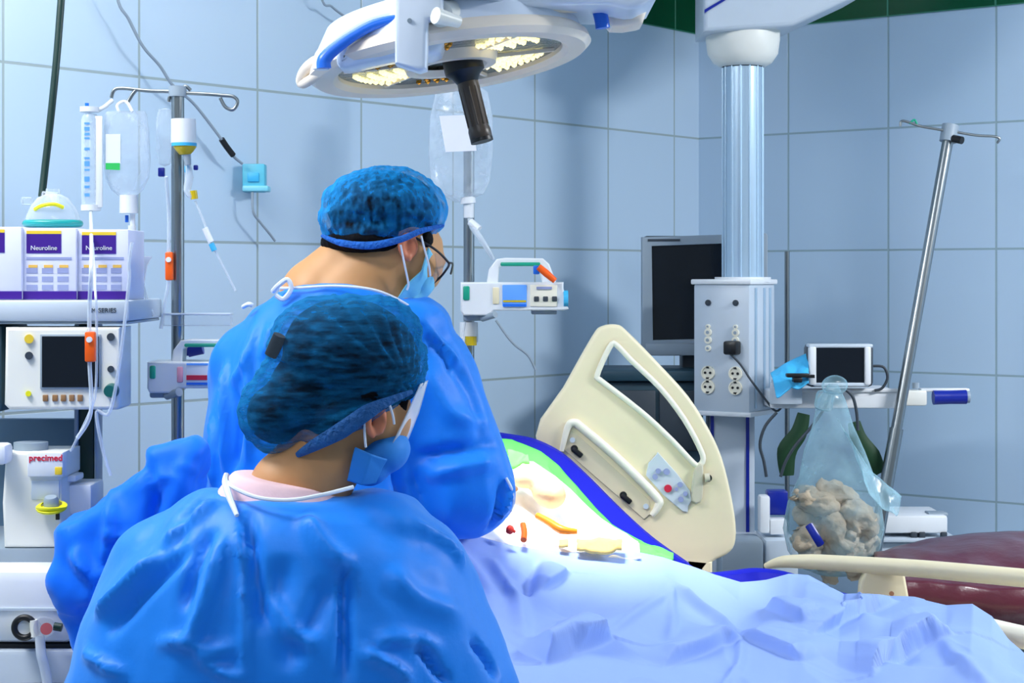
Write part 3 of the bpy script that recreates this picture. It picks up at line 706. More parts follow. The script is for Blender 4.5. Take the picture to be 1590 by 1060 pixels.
def pump(D, x0, ytop, s, label, screen=None, sy=1.0):
    """syringe pump with carrying handle; x0,ytop: upper-left of the body in pixels, s: pixel scale"""
    X = lambda a: x0+a*s
    Y = lambda a: ytop+a*s
    t = thing('syringe_pump', label, 'infusion pump', tuple(P(X(80), Y(52), D+.06)))
    b = B(); add_me(b, px_shape([[(X(a), Y(c)) for a, c in [(0, 0), (160, 0), (160, 10), (168, 42), (160, 44), (52, 44), (46, 52), (4, 52), (0, 44)]]], D, .12, .004, 0)); obj('body', b, M['white'], t)
    b = B(); add_me(b, px_shape([[(X(a), Y(c)) for a, c in [(40, 4), (44, -20), (56, -36), (70, -38), (128, -37), (138, -28), (150, 4), (128, 4), (122, -22), (116, -27), (66, -27), (60, -22), (58, 4)]]], D+.03, .05, .003, 0)); obj('carry_handle', b, M['white'], t)
    b = B(); pbox(b, X(62), Y(-31), X(124), Y(-25), D+.026, .05, .003); obj('handle_grip', b, M['green'], t)
    b = B(); pbox(b, X(4), Y(6), X(14), Y(28), D-.004, .02, .003); obj('side_tab', b, M['green'], t)
    b = B(); pbox(b, X(65), Y(4), X(103), Y(38), D-.003, .01, .002); s_ = obj('display', b, M['bluescreen'] if screen is None else M['white'], t)
    rows = [(28, 31, 'vial'), (34, 38, 'blue')] if screen is None else [(2, 5, 'bluescreen'), (22, 30, 'red'), (34, 38, 'blue')]
    for a, c, m in rows:
        b = B(); pbox(b, X(66), Y(a), X(102), Y(c), D-.0045, .004); obj('display_line', b, M[m], s_)
    b = B(); pbox(b, X(50), Y(8), X(60), Y(34), D-.003, .01, .002); obj('syringe_guard', b, M['cream'] if screen is None else mat('pink_print', (255, 170, 185), .5), t)
    b = B(); pbox(b, X(108), Y(4), X(150), Y(38), D-.003, .01, .002); obj('keypad', b, M['creamlight'], t)
    for q in (118, 132, 146):
        b = B(); pbox(b, X(q-4), Y(22), X(q+4), Y(30), D-.006, .01, .002); obj('key', b, M['darkgrey'], t)
    b = B(); pbox(b, X(118), Y(7), X(142), Y(11), D-.006, .006); obj('model_strip', b, M['print_'], t)
    b = B(); cyl(b, P(X(160), Y(26), D+.01), P(X(167), Y(26), D+.01), .02*s); obj('syringe_plunger', b, M['lblue'], t)
    b = B(); pbox(b, X(110), Y(43), X(150), Y(50), D+.03, .06, .003); obj('lower_foot', b, M['grey'], t)
    b = B(); pbox(b, X(4), Y(48), X(34), Y(60), D+.02, .07, .004); cyl(b, P(X(34), Y(56), D+.02), P(X(54), Y(50), D-.01), .008); obj('pole_clamp', b, M['grey'], t)
    return t

# middle stand
def mid_stand():
    D = 4.3
    t = thing('drip_stand', 'steel drip stand beyond the standing doctor, holding a large clear bag and a pump', 'IV stand', (P(728, 0, D).x, D+.05, 0))
    x = P(728, 0, D+.05).x
    b = B(); cyl(b, (x, D+.05, .12), P(728, 330, D+.05)+Vector((0, 0, .42)), .013, seg=20); obj('pole', b, M['steel'], t)
    top = P(728, 330, D+.05)+Vector((0, 0, .42))
    for sx in (-1, 1):
        b = B(); tube(b, [top, top+Vector((sx*.05, 0, .03)), top+Vector((sx*.12, -.02, .0)), top+Vector((sx*.14, -.02, .03))], .004); obj('hook', b, M['steel'], t)
    b = B(); cyl(b, P(728, 500, D+.05), P(728, 531, D+.05), .022); obj('height_collar', b, M['white'], t)
    b = B(); cyl(b, P(731, 522, D+.0), P(731, 536, D+.0), .014); obj('collar_knob', b, M['vial'], t)
    base(t, x, D+.05, M['darkgrey'])
    # bag
    k = D/FPX; c = P(714, 312, D)
    g = thing('infusion_bag', 'large clear infusion bag with a white label hanging under the operating lamp', 'infusion bag', tuple(P(714, 330, D)))
    b = B(); prof = [(0, 0), (.012, 0), (.02, .005), (.055, .02), (.07, .05), (.076, .12), (.074, .2), (.062, .26), (.03, .285), (0, .29)]
    lathe(b, prof, P(714, 314, D), (0.02, 0, 1), 40, (1, .48), (1, 0, 0)); obj('bag_body', b, M['liquid'], g)
    b = B(); cyl(b, P(728, 314, D), P(728, 338, D), .012); cyl(b, P(726, 306, D), P(727, 316, D), .018); obj('outlet_port', b, M['white'], g)
    me = px_shape([[(682, 180), (732, 178), (740, 234), (692, 236)]], D-.037, .001, 0, 0); flatobj('label_sticker', me, mat('label_paper', (232, 234, 246), .6), g)
    b = B(); tube(b, [P(700, 152, D), P(700, 60, D+.02), top+Vector((-.12, 0, 0))], .003); obj('hanger', b, M['white'], g)
    s = thing('giving_set', 'drip chamber and clear line under the large bag beyond the doctor', 'drip line', tuple(P(745, 400, D-.03)))
    b = B(); tube(b, [P(728, 338, D), P(734, 352, D-.03), P(745, 368, D-.05), P(760, 392, D-.05), P(766, 402, D-.03)], [.004, .008, .007, .006, .004]); obj('chamber', b, M['tubing'], s)
    b = B(); cyl(b, P(730, 344, D-.03), P(744, 356, D-.04), .009); obj('connector', b, M['white'], s)
    b = B(); tube(b, [P(722, 500, D), P(716, 530, D-.02), P(706, 552, D-.03), P(700, 580, D-.05)], .0028); obj('line', b, M['tubing'], s)
    pump(D-.08, 715, 438, 1.0, 'white syringe pump with green handle and lit display, on the stand beyond the doctor')
    o = thing('line_clamp', 'orange and blue roller clamp resting on the handle of the pump beyond the doctor', 'clamp', tuple(P(848, 428, D-.1)))
    b = B(); tube(b, [P(836, 414, D-.1), P(848, 424, D-.1), P(862, 436, D-.1)], [.008, .009, .007]); obj('orange_body', b, M['orange'], o)
    b = B(); pbox(b, 828, 412, 838, 426, D-.1, .015, .003); obj('blue_wheel', b, M['blue'], o)
    wirecurve('wall_cable', [(770, 497), (786, 520), (800, 536), (820, 552), (832, 575)], D+.3, .003, M['grey'], 'thin grey cable on the wall right of the middle drip stand', 'cable')
    wirecurve('wall_cable', [(672, 362), (695, 388), (722, 420)], 4.9, .003, M['grey'], 'thin grey cable on the wall just left of the middle drip stand', 'cable')
mid_stand()

def left_stand():
    D = 3.5; t = thing('drip_stand', 'steel drip stand with a four-hook top at the left, holding two bags and a pump', 'IV stand', (P(276, 0, D).x, D, 0))
    x = P(276, 0, D).x
    b = B(); cyl(b, (x, D, .12), P(276, 136, D), .0125, seg=20); obj('pole', b, M['steel'], t)
    b = B(); cyl(b, P(276, 134, D), P(276, 150, D), .017); obj('head', b, M['grey'], t)
    for pts in ([(274, 142), (230, 141), (190, 137), (177, 140), (173, 152)], [(278, 144), (320, 146), (345, 148), (362, 150), (369, 158), (362, 170), (350, 166), (342, 152)], [(272, 142), (264, 150), (262, 158)], [(281, 140), (288, 134), (296, 140)], [(212, 139), (206, 146), (200, 156), (196, 160)]):
        b = B(); tube(b, [P(*p, D) for p in pts], .0035); obj('hook', b, M['steel'], t)
    base(t, x, D, M['darkgrey'])
    # bag
    g = thing('infusion_bag', 'clear infusion bag with a green-marked label hanging on the left drip stand', 'infusion bag', tuple(P(200, 322, D)))
    b = B(); lathe(b, [(0, 0), (.016, 0), (.03, .012), (.042, .035), (.0455, .07), (.044, .12), (.040, .155), (.037, .162), (0, .163)], P(198, 305, D-.02), (-.02, 0, 1), 36, (1, .5), (1, 0, 0)); obj('bag_body', b, M['liquid'], g)
    b = B(); cyl(b, P(200, 303, D-.02), P(200, 331, D-.02), .0175); obj('outlet_port', b, M['white'], g)
    me = px_shape([[(164, 208), (187, 208), (187, 254), (164, 254)]], D-.044, .001, 0, 0); flatobj('label_sticker', me, M['white'], g)
    me = px_shape([[(164, 253), (186, 253), (186, 264), (164, 263)]], D-.0445, .0012, 0, 0); flatobj('green_mark', me, mat('green_print', (40, 190, 90), .5), g)
    b = B(); tube(b, [P(185, 174, D-.02), P(182, 164, D-.02), P(190, 158, D-.01), P(198, 160, D-.01), P(206, 174, D-.02)], .003); obj('hanger', b, M['white'], g)
    b = B(); cyl(b, P(206, 332, D-.02), P(206, 350, D-.02), .005); cyl(b, P(205, 350, D-.02), P(205, 375, D-.02), .0075); obj('drip_chamber', b, M['white'], g)
    b = B(); pbox(b, 194, 334, 199, 345, D-.02, .006, .001); obj('blue_tab', b, M['blue'], g)
    # burette
    u = thing('burette', 'graduated clear burette hanging leftmost on the drip stand hooks', 'burette', tuple(P(142, 326, D-.04)))
    b = B(); lathe(b, [(0, 0), (.016, 0), (.0165, .01), (.0165, .165), (.012, .175), (0, .177)], P(140, 320, D-.04), (.0, 0, 1), 28); obj('cylinder', b, M['liquid'], u)
    b = B(); cyl(b, P(141, 318, D-.04), P(141, 327, D-.04), .0185); obj('lower_cap', b, M['white'], u)
    b = B(); cyl(b, P(139, 166, D-.04), P(139, 174, D-.04), .018); obj('upper_cap', b, M['white'], u)
    b = B(); cyl(b, P(135, 160, D-.04), P(135, 168, D-.04), .004); obj('blue_port', b, M['blue'], u)
    b = B(); [pbox(b, 131, y, 139, y+w, D-.058, .002) for y, w in ((190, 3), (197, 6), (206, 4), (213, 3), (229, 4), (244, 3), (250, 8), (262, 3), (274, 8), (288, 4), (300, 5))]; obj('scale_marks', b, M['bluescreen'], u)
    b = B(); pbox(b, 147, 180, 159, 322, D-.05, .004, .0015); obj('white_strip', b, M['white'], u)
    b = B(); tube(b, [P(150, 172, D-.03), P(162, 166, D-.02), P(174, 156, D)], .004); obj('hanger', b, M['white'], u)
    # second slim bag + vial on the pole
    s = thing('infusion_bag', 'slim clear infusion bag hanging close behind the left pole', 'infusion bag', tuple(P(258, 260, D+.02)))
    b = B(); lathe(b, [(0, 0), (.012, .004), (.017, .03), (.017, .09), (.012, .11), (0, .113)], P(256, 258, D+.035), (0, 0, 1), 24, (1, .5), (1, 0, 0)); obj('bag_body', b, M['liquid'], s)
    b = B(); pbox(b, 245, 260, 255, 274, D+.02, .01, .002); obj('blue_clip', b, M['navy'], s)
    v = thing('medicine_vial', 'upside-down white-labelled glass bottle with amber liquid on the left pole', 'bottle', tuple(P(284, 240, D-.04)))
    b = B(); cyl(b, P(285, 185, D-.04), P(285, 222, D-.04), .0235, .0235, 28); obj('label_sleeve', b, M['white'], v)
    b = B(); lathe(b, [(0, 0), (.010, 0), (.016, .006), (.0215, .014), (.0225, .022), (0, .022)], P(287, 240, D-.04), (0, 0, 1), 28); obj('amber_liquid', b, M['vial'], v)
    b = B(); cyl(b, P(286, 222, D-.04), P(286, 227, D-.04), .0238, .0238, 28); obj('blue_band', b, M['lblue'], v)
    b = B(); cyl(b, P(290, 240, D-.04), P(292, 256, D-.04), .008, .006); obj('neck', b, M['grey'], v)
    n = thing('drip_chamber_set', 'drip connectors with a blue cap hanging right of the left pole', 'drip line', tuple(P(296, 310, D-.03)))
    b = B(); pbox(b, 286, 257, 294, 268, D-.03, .008, .002); obj('cyan_valve', b, M['lblue'], n)
    b = B(); pbox(b, 300, 256, 307, 264, D-.03, .008, .002); obj('blue_cap', b, M['navy'], n)
    b = B(); tube(b, [P(292, 256, D-.03), P(294, 275, D-.03), P(291, 296, D-.03), P(300, 306, D-.03)], [.005, .008, .007, .006]); obj('chamber', b, M['tubing'], n)
    b = B(); cyl(b, P(300, 296, D-.03), P(302, 309, D-.03), .007); obj('amber_drop_bulb', b, M['vial'], n)
    b = B(); tube(b, [P(303, 312, D-.03), P(315, 340, D-.03), P(330, 380, D-.03), P(350, 420, D-.03), P(366, 452, D-.03)], .0022); obj('line', b, M['tubing'], n)
    b = B(); cyl(b, P(318, 354, D-.03), P(328, 376, D-.03), .006); obj('white_connector', b, M['white'], n)
    b = B(); cyl(b, P(328, 378, D-.03), P(333, 389, D-.03), .0055); obj('cyan_connector', b, M['lblue'], n)
    # lines and clamps
    for lab, pts, cl in (('clear line with an orange roller clamp beside the left pole', [(258, 274), (262, 330), (262, 390), (262, 436), (256, 470), (250, 510)], (256, 391, 268, 435)),
                         ('clear line with an orange roller clamp hanging in front of the ventilator screen', [(141, 328), (142, 400), (139, 480), (139, 560), (141, 640), (120, 680)], (131, 515, 147, 562))):
        g2 = thing('roller_clamp_line', lab, 'drip line', tuple(P(*pts[-1], D-.25)))
        dd = D-.02 if cl[0] > 200 else 3.1
        b = B(); tube(b, [P(p[0], p[1], D-.04 if (i == 0) else dd) for i, p in enumerate(pts)], .0035); obj('line', b, M['tubing'], g2)
        b = B(); pbox(b, *cl, dd-.008, .014, .003); obj('clamp_body', b, M['orange'], g2)
        b = B(); c0 = P((cl[0]+cl[2])/2, cl[1]+12, dd-.008); cyl(b, c0, c0+Vector((0, -.004, 0)), .005); obj('roller', b, M['white'], g2)
    wirecurve('drip_line', [(205, 376), (200, 410), (200, 440), (186, 560), (170, 640), (150, 640), (160, 700), (172, 738)], 3.12, .003, M['tubing'], 'second clear line curving down past the ventilator to the blue bundle', 'drip line')
    wirecurve('drip_line', [(142, 345, 3.3), (148, 450, 3.12), (150, 500, 3.12), (149, 600, 3.12), (140, 638, 3.12), (110, 700, 3.15)], 3.12, .0022, M['tubing'], 'thin clear line hanging beside the orange clamp at the ventilator screen', 'drip line')
    # syringe sleeve
    me = px_shape([[(203, 397), (236, 398), (228, 412), (224, 440), (212, 480), (206, 478), (203, 440)]], 3.4, .006, .001, 0)
    o = thing('sterile_packet', 'long white torn packet hanging between the boxes and the left pole', 'packet', tuple(P(212, 480, 3.4))); flatobj('wrapper', me, M['white'], o)
    b = B(); pbox(b, 203, 420, 211, 428, 3.398, .003); obj('cyan_mark', b, M['lblue'], o)
    wirecurve('drip_line', [(222, 440), (228, 465), (238, 490)], 3.4, .003, M['tubing'], 'short clear tail of tubing under the white torn packet', 'drip line')
    pump(D-.07, 228, 562, .93, 'white syringe pump with red and blue bars on its display, on the left stand', 1)
    me = px_shape([[(250, 488), (358, 488), (358, 506), (250, 506)]], D-.02, .03, .004, 0); o = thing('pole_tray', 'small clear grey tray clamped on the left pole above the pump', 'tray', tuple(P(300, 508, D))); flatobj('tray', me, M['glass'], o)
    b = B(); pbox(b, 250, 486, 358, 489, D-.022, .034, .001); obj('rim', b, M['lightgrey'], o)
    b = B(); cyl(b, P(292, 545, D+.04), P(315, 540, D+.04), .012); cyl(b, P(286, 535, D+.05), P(286, 552, D+.05), .010); tag(obj('tap_fitting', b, M['navy']), 'small navy and cream tap fitting seen through the left pump handle', 'fitting')
left_stand()
# things on the wall
w = wall_D(392)
t = thing('wall_socket', 'small cyan plastic socket holder on the wall above the doctor, with a cable going in', 'socket', tuple(P(394, 298, w-.02)))
b = B(); pbox(b, 376, 254, 411, 298, w-.06, .04, .004); obj('cover', b, mat('aqua_plastic', (90, 190, 215), .4), t)
b = B(); pbox(b, 384, 268, 402, 282, w-.064, .01, .002); obj('slot', b, M['lblue'], t)
b = B(); pbox(b, 376, 288, 416, 297, w-.066, .05, .003); obj('lip', b, mat('pale_aqua', (130, 210, 230), .4), t)
def wallw(pts, off=.06): return [(x, y, wall_D(x)-off) for x, y in pts]
wirecurve('wall_cable', wallw([(176, -420), (170, -150), (181, -10), (200, 30), (222, 72), (248, 102), (268, 132), (300, 160), (328, 195), (345, 218), (360, 240), (376, 254)]), 4, .0035, M['grey'], 'grey cable sagging across the left wall from the top down to the cyan socket', 'cable')
wirecurve('cable_plug', wallw([(344, 216), (352, 228), (362, 241)]), 4, .007, M['black'], 'black plug sleeve on the wall cable just above the cyan socket', 'plug')
wirecurve('wall_cable', wallw([(392, 298), (393, 328), (404, 345), (418, 362), (427, 374)]), 4, .003, M['grey'], 'thin cable leaving the cyan socket downwards', 'cable')
wirecurve('wall_cable', wallw([(470, -420), (478, -150), (498, -8), (515, 10), (533, 24), (552, 34)]), 4, .003, M['grey'], 'thin grey cable on the wall above the operating lamp', 'cable')

# ------------------------------------------------------------------ left tower
def tower():
    D = 3.2; t = thing('equipment_tower', 'white equipment tower with an upper shelf on a dark post, at the left edge', 'equipment tower', (P(60, 0, D).x, D+.15, 0))
    b = B(); pbox(b, -180, 466, 201, 499, D, .30, .006); obj('shelf', b, M['lightgrey'], t)
    b = B(); pbox(b, -180, 499, 200, 503, D+.01, .28, .002); obj('shelf_edge', b, M['grey'], t)
    b = B(); add_me(b, text_me('M-SERIES', .0115, tuple(P(161, 482, D-.001)), .0006)); obj('shelf_lettering', b, M['darkgrey'], t)
    b = B(); pbox(b, 121, 503, 146, 1250, D+.16, .05, .004); obj('post', b, M['greenhose'], t)
    b = B(); pbox(b, 115, 503, 121, 1250, D+.155, .05, .002); pbox(b, 146, 503, 150, 1250, D+.155, .05, .002); obj('post_edge', b, M['grey'], t)
    b = B(); pbox(b, -180, 650, 118, 860, D+.26, .02, .003); obj('back_panel', b, mat('slate_panel', (100, 130, 155), .5), t)
    b = B(); pbox(b, -180, 850, 112, 884, D-.02, .32, .006); obj('work_surface', b, M['grey'], t)
    b = B(); pbox(b, -180, 884, 118, 1000, D-.10, .38, .02); obj('drawer', b, M['white'], t)
    b = B(); pbox(b, -180, 944, 118, 948, D-.104, .01); obj('drawer_groove', b, M['lightgrey'], t)
    b = B(); pbox(b, -180, 999, 116, 1009, D-.085, .36, .002); obj('drawer_gap', b, M['black'], t)
    b = B(); pbox(b, -180, 1009, 118, 1300, D-.10, .38, .01); obj('lower_cabinet', b, M['lightgrey'], t)
    for x in (-150, 90):
        b = B(); c = P(x, 1300, D+.05); box(b, (c.x, c.y, c.z/2+.01), (.05, .05, c.z+.03), None, .01); cyl(b, (c.x-.015, c.y, .035), (c.x+.015, c.y, .035), .035); obj('castor', b, M['black'], t)
    # ventilator screen unit
    v = thing('ventilator_display', 'white ventilator display with a dark square screen and a row of brown keys', 'ventilator display', tuple(P(98, 638, D+.05)))
    b = B(); add_me(b, px_shape([[(8, 508), (186, 508), (186, 632), (182, 636), (14, 636), (6, 628)]], D, .10, .006, 0)); obj('case', b, M['warmwhite'], v)
    b = B(); pbox(b, 62, 519, 156, 604, D-.004, .01, .001); obj('screen_surround', b, M['grey'], v)
    b = B(); pbox(b, 65, 522, 153, 601, D-.006, .01); obj('screen', b, M['screen'], v)
    for x, y, m, r in ((45, 526, 'yellow', .008), (45, 552, 'darkgrey', .007), (172, 523, 'darkgrey', .007), (172, 573, 'darkgrey', .006), (44, 611, 'yellowp', .005)):
        b = B(); cyl(b, P(x, y, D+.002), P(x, y, D-.006), r); obj('button', b, M[m], v)
    for x in (70, 85, 98, 111, 124):
        b = B(); pbox(b, x-4, 613, x+4, 623, D-.004, .01, .001); obj('key', b, M['brown'], v)
    b = B(); lathe(b, [(0, .022), (.010, .022), (.012, .012), (.013, 0)], P(174, 606, D), (0, -1, 0), 24); obj('dial', b, mat('dark_teal_knob', (6, 92, 88), .35), v)
    b = B(); pbox(b, -40, 503, 4, 640, D+.02, .18, .01); tag(obj('side_module', b, M['teal_dark']), 'dark module at the very left edge beside the ventilator display', 'device')
    # cartons on the shelf
    for i, (x0, x1, lab) in enumerate(((-60, 34, 'white and purple carton cut by the left edge of the photo'), (34, 119, 'white and purple carton with a full purple panel, under the breathing mask'), (120, 200, 'white and purple carton nearest the pole, behind the hanging line'))):
        c = thing('glove_carton', lab, 'carton', tuple(P((x0+x1)/2, 466, D+.08)), 'cartons on the shelf')
        DD = D+.02+.01*i; y0 = 352+2*i
        b = B(); pbox(b, x0+.6, y0, x1-.6, 465.5, DD, .14, .002); obj('carton_box', b, mat('carton_board', (222, 226, 248), .55), c)
        b = B(); pbox(b, x0+.6, 452, x1-.6, 464.5, DD-.001, .003); obj('purple_base_band', b, M['purple'], c)
        px0 = x0+7; px1 = min(px0+54, x1-20)
        if i == 0: px0, px1 = -50, 7
        b = B(); pbox(b, px0, y0+9, px1, 392+i, DD-.001, .003); obj('purple_panel', b, M['purple'], c)
        b = B(); pbox(b, px0, y0+4, px1, y0+9, DD-.0012, .003); obj('yellow_band', b, M['yellow'], c)
        b = B(); add_me(b, text_me('Neuroline', .0115, tuple(P((px0+px1)/2, 385, DD-.0018)), .0004)); obj('white_lettering', b, M['white'], c)
        if i:
            b = B(); pbox(b, px0, 399, x1-8, 403, DD-.001, .003); 
            for q in range(3):
                for r_ in range(3):
                    xx = px0+q*24*(x1-x0)/85; pbox(b, xx, 416+r_*13, xx+17*(x1-x0)/85, 424+r_*13, DD-.001, .003)
            obj('table_print', b, M['print_'], c)
            b = B()
            for q in range(3):
                xx = px0+q*24*(x1-x0)/85+3; pbox(b, xx, 411, xx+14*(x1-x0)/85, 415.5, DD-.001, .003)
            obj('yellow_print', b, mat('ochre_print', (236, 190, 90), .5), c)
    # breathing mask with green hose
    m_ = thing('breathing_mask', 'clear breathing mask with a teal rim lying on the cartons', 'breathing mask', tuple(P(80, 351, D+.08)))
    b = B(); lathe(b, [(.050, 0), (.048, .012), (.040, .03), (.028, .045), (.014, .052), (.012, .062)], P(82, 346, D+.10), (0, 0, 1), 32, (1, .8), (1, 0, 0)); obj('dome', b, M['glass'], m_)
    b = B(); tube(b, [P(82, 347, D+.10)+Vector((.048*math.cos(a), .038*math.sin(a), 0)) for a in [2*math.pi*i/16 for i in range(16)]], .0065, 12, 4, True); obj('teal_rim', b, mat('teal_cushion', (10, 150, 150), .35), m_)
    b = B(); tube(b, [P(54, 325, D+.07), P(66, 319, D+.06), P(84, 317, D+.06), P(98, 322, D+.07)], .0035); obj('yellow_strap', b, M['yellowp'], m_)
    b = B(); box(b, P(42, 312, D+.1), (.02, .02, .014), None, .004); cyl(b, P(66, 306, D+.1), P(90, 308, D+.1), .011); obj('connector', b, M['glass'], m_)
    b = B(); tube(b, [P(106, -800, D+.17), P(103, -400, D+.17), P(100, -60, D+.16), P(95, 0, D+.15), P(88, 90, D+.14), P(78, 190, D+.13), P(70, 260, D+.12), P(65, 305, D+.11)], [.0068]*8, 14); tag(obj('breathing_hose', b, M['greenhose']), 'dark green hose running from the ceiling down to the breathing mask', 'hose')
    # suction regulator unit
    s = thing('suction_unit', 'white vaporiser unit with red lettering and a yellow-ringed knob on the tower', 'medical device', tuple(P(50, 852, D+.02)))
    D2 = D-.02
    b = B(); add_me(b, px_shape([[(8, 702), (98, 702), (98, 740), (94, 744), (98, 850), (6, 850), (3, 780)]], D2, .13, .006, 0)); obj('body', b, M['warmwhite'], s)
    b = B(); pbox(b, 42, 702, 98, 740, D2-.012, .03, .003); obj('label_block', b, M['white'], s)
    b = B(); add_me(b, text_me('precimed', .0155, tuple(P(71, 711, D2-.0125)), .0006, bold=.0003)); obj('red_lettering', b, M['red'], s)
    b = B(); pbox(b, 85, 725, 96, 737, D2-.014, .004, .001); obj('yellow_mark', b, M['yellow'], s)
    b = B(); pbox(b, 48, 746, 92, 776, D2-.003, .01, .002); obj('recess_window', b, M['lightgrey'], s)
    b = B(); k0 = P(80, 786, D2-.02); lathe(b, [(.026, -.004), (.027, .0), (.018, .004)], k0, (0, -.3, 1), 28); cyl(b, k0-Vector((0, 0, .004)), k0, .026, .027); obj('yellow_ring', b, M['yellowp'], s)
    b = B(); lathe(b, [(.013, 0), (.013, .012), (.010, .018), (0, .018)], k0, (0, -.3, 1), 24); obj('knob', b, M['grey'], s)
    b = B(); pbox(b, 86, 793, 92, 807, D2-.003, .008, .001); obj('slot', b, M['black'], s)
    b = B(); cyl(b, P(48, 702, D2+.05), P(48, 686, D2+.05), .03); obj('filler_cap', b, M['grey'], s)
    b = B(); pbox(b, 98, 752, 142, 800, D2+.06, .10, .006); pbox(b, 98, 738, 118, 748, D2+.05, .06, .003); tag(obj('side_bracket', b, M['white']), 'white bracket box between the vaporiser and the dark post', 'bracket')
    b = B(); pbox(b, -20, 690, 9, 722, D2-.05, .05, .008); tag(obj('monitor_corner', b, M['white']), 'white rounded device end cut by the left edge beside the vaporiser', 'device')
    # valve cluster on the drawer front
    g = thing('breathing_valve', 'valve cluster with a black ring and reddish disc on the white drawer front', 'valve', tuple(P(65, 1000, D-.15)))
    D3 = D-.13
    b = B(); tube(b, [P(38, 974, D3)+Vector((.017*math.cos(a), 0, .017*math.sin(a))) for a in [2*math.pi*i/16 for i in range(16)]], .0055, 10, 3, True); obj('black_ring', b, M['black'], g)
    b = B(); cyl(b, P(38, 974, D3+.03), P(38, 974, D3+.004), .013); cyl(b, P(52, 962, D3), P(54, 988, D3), .007); obj('port', b, M['warmwhite'], g)
    b = B(); cyl(b, P(68, 974, D3+.03), P(68, 974, D3-.01), .019, .017); obj('disc_housing', b, M['glass'], g)
    b = B(); cyl(b, P(72, 976, D3-.008), P(72, 976, D3-.014), .010); obj('red_disc', b, mat('dull_red', (190, 90, 90), .4), g)
    b = B(); cyl(b, P(84, 972, D3), P(96, 974, D3), .007); obj('dark_tap', b, M['greenhose'], g)
    b = B(); tube(b, [P(62, 988, D3), P(64, 1015, D3-.01), P(70, 1040, D3-.01), P(76, 1080, D3-.01), P(78, 1140, D3)], .0085, 12); obj('corrugated_hose', b, M['tubing'], g)
tower()
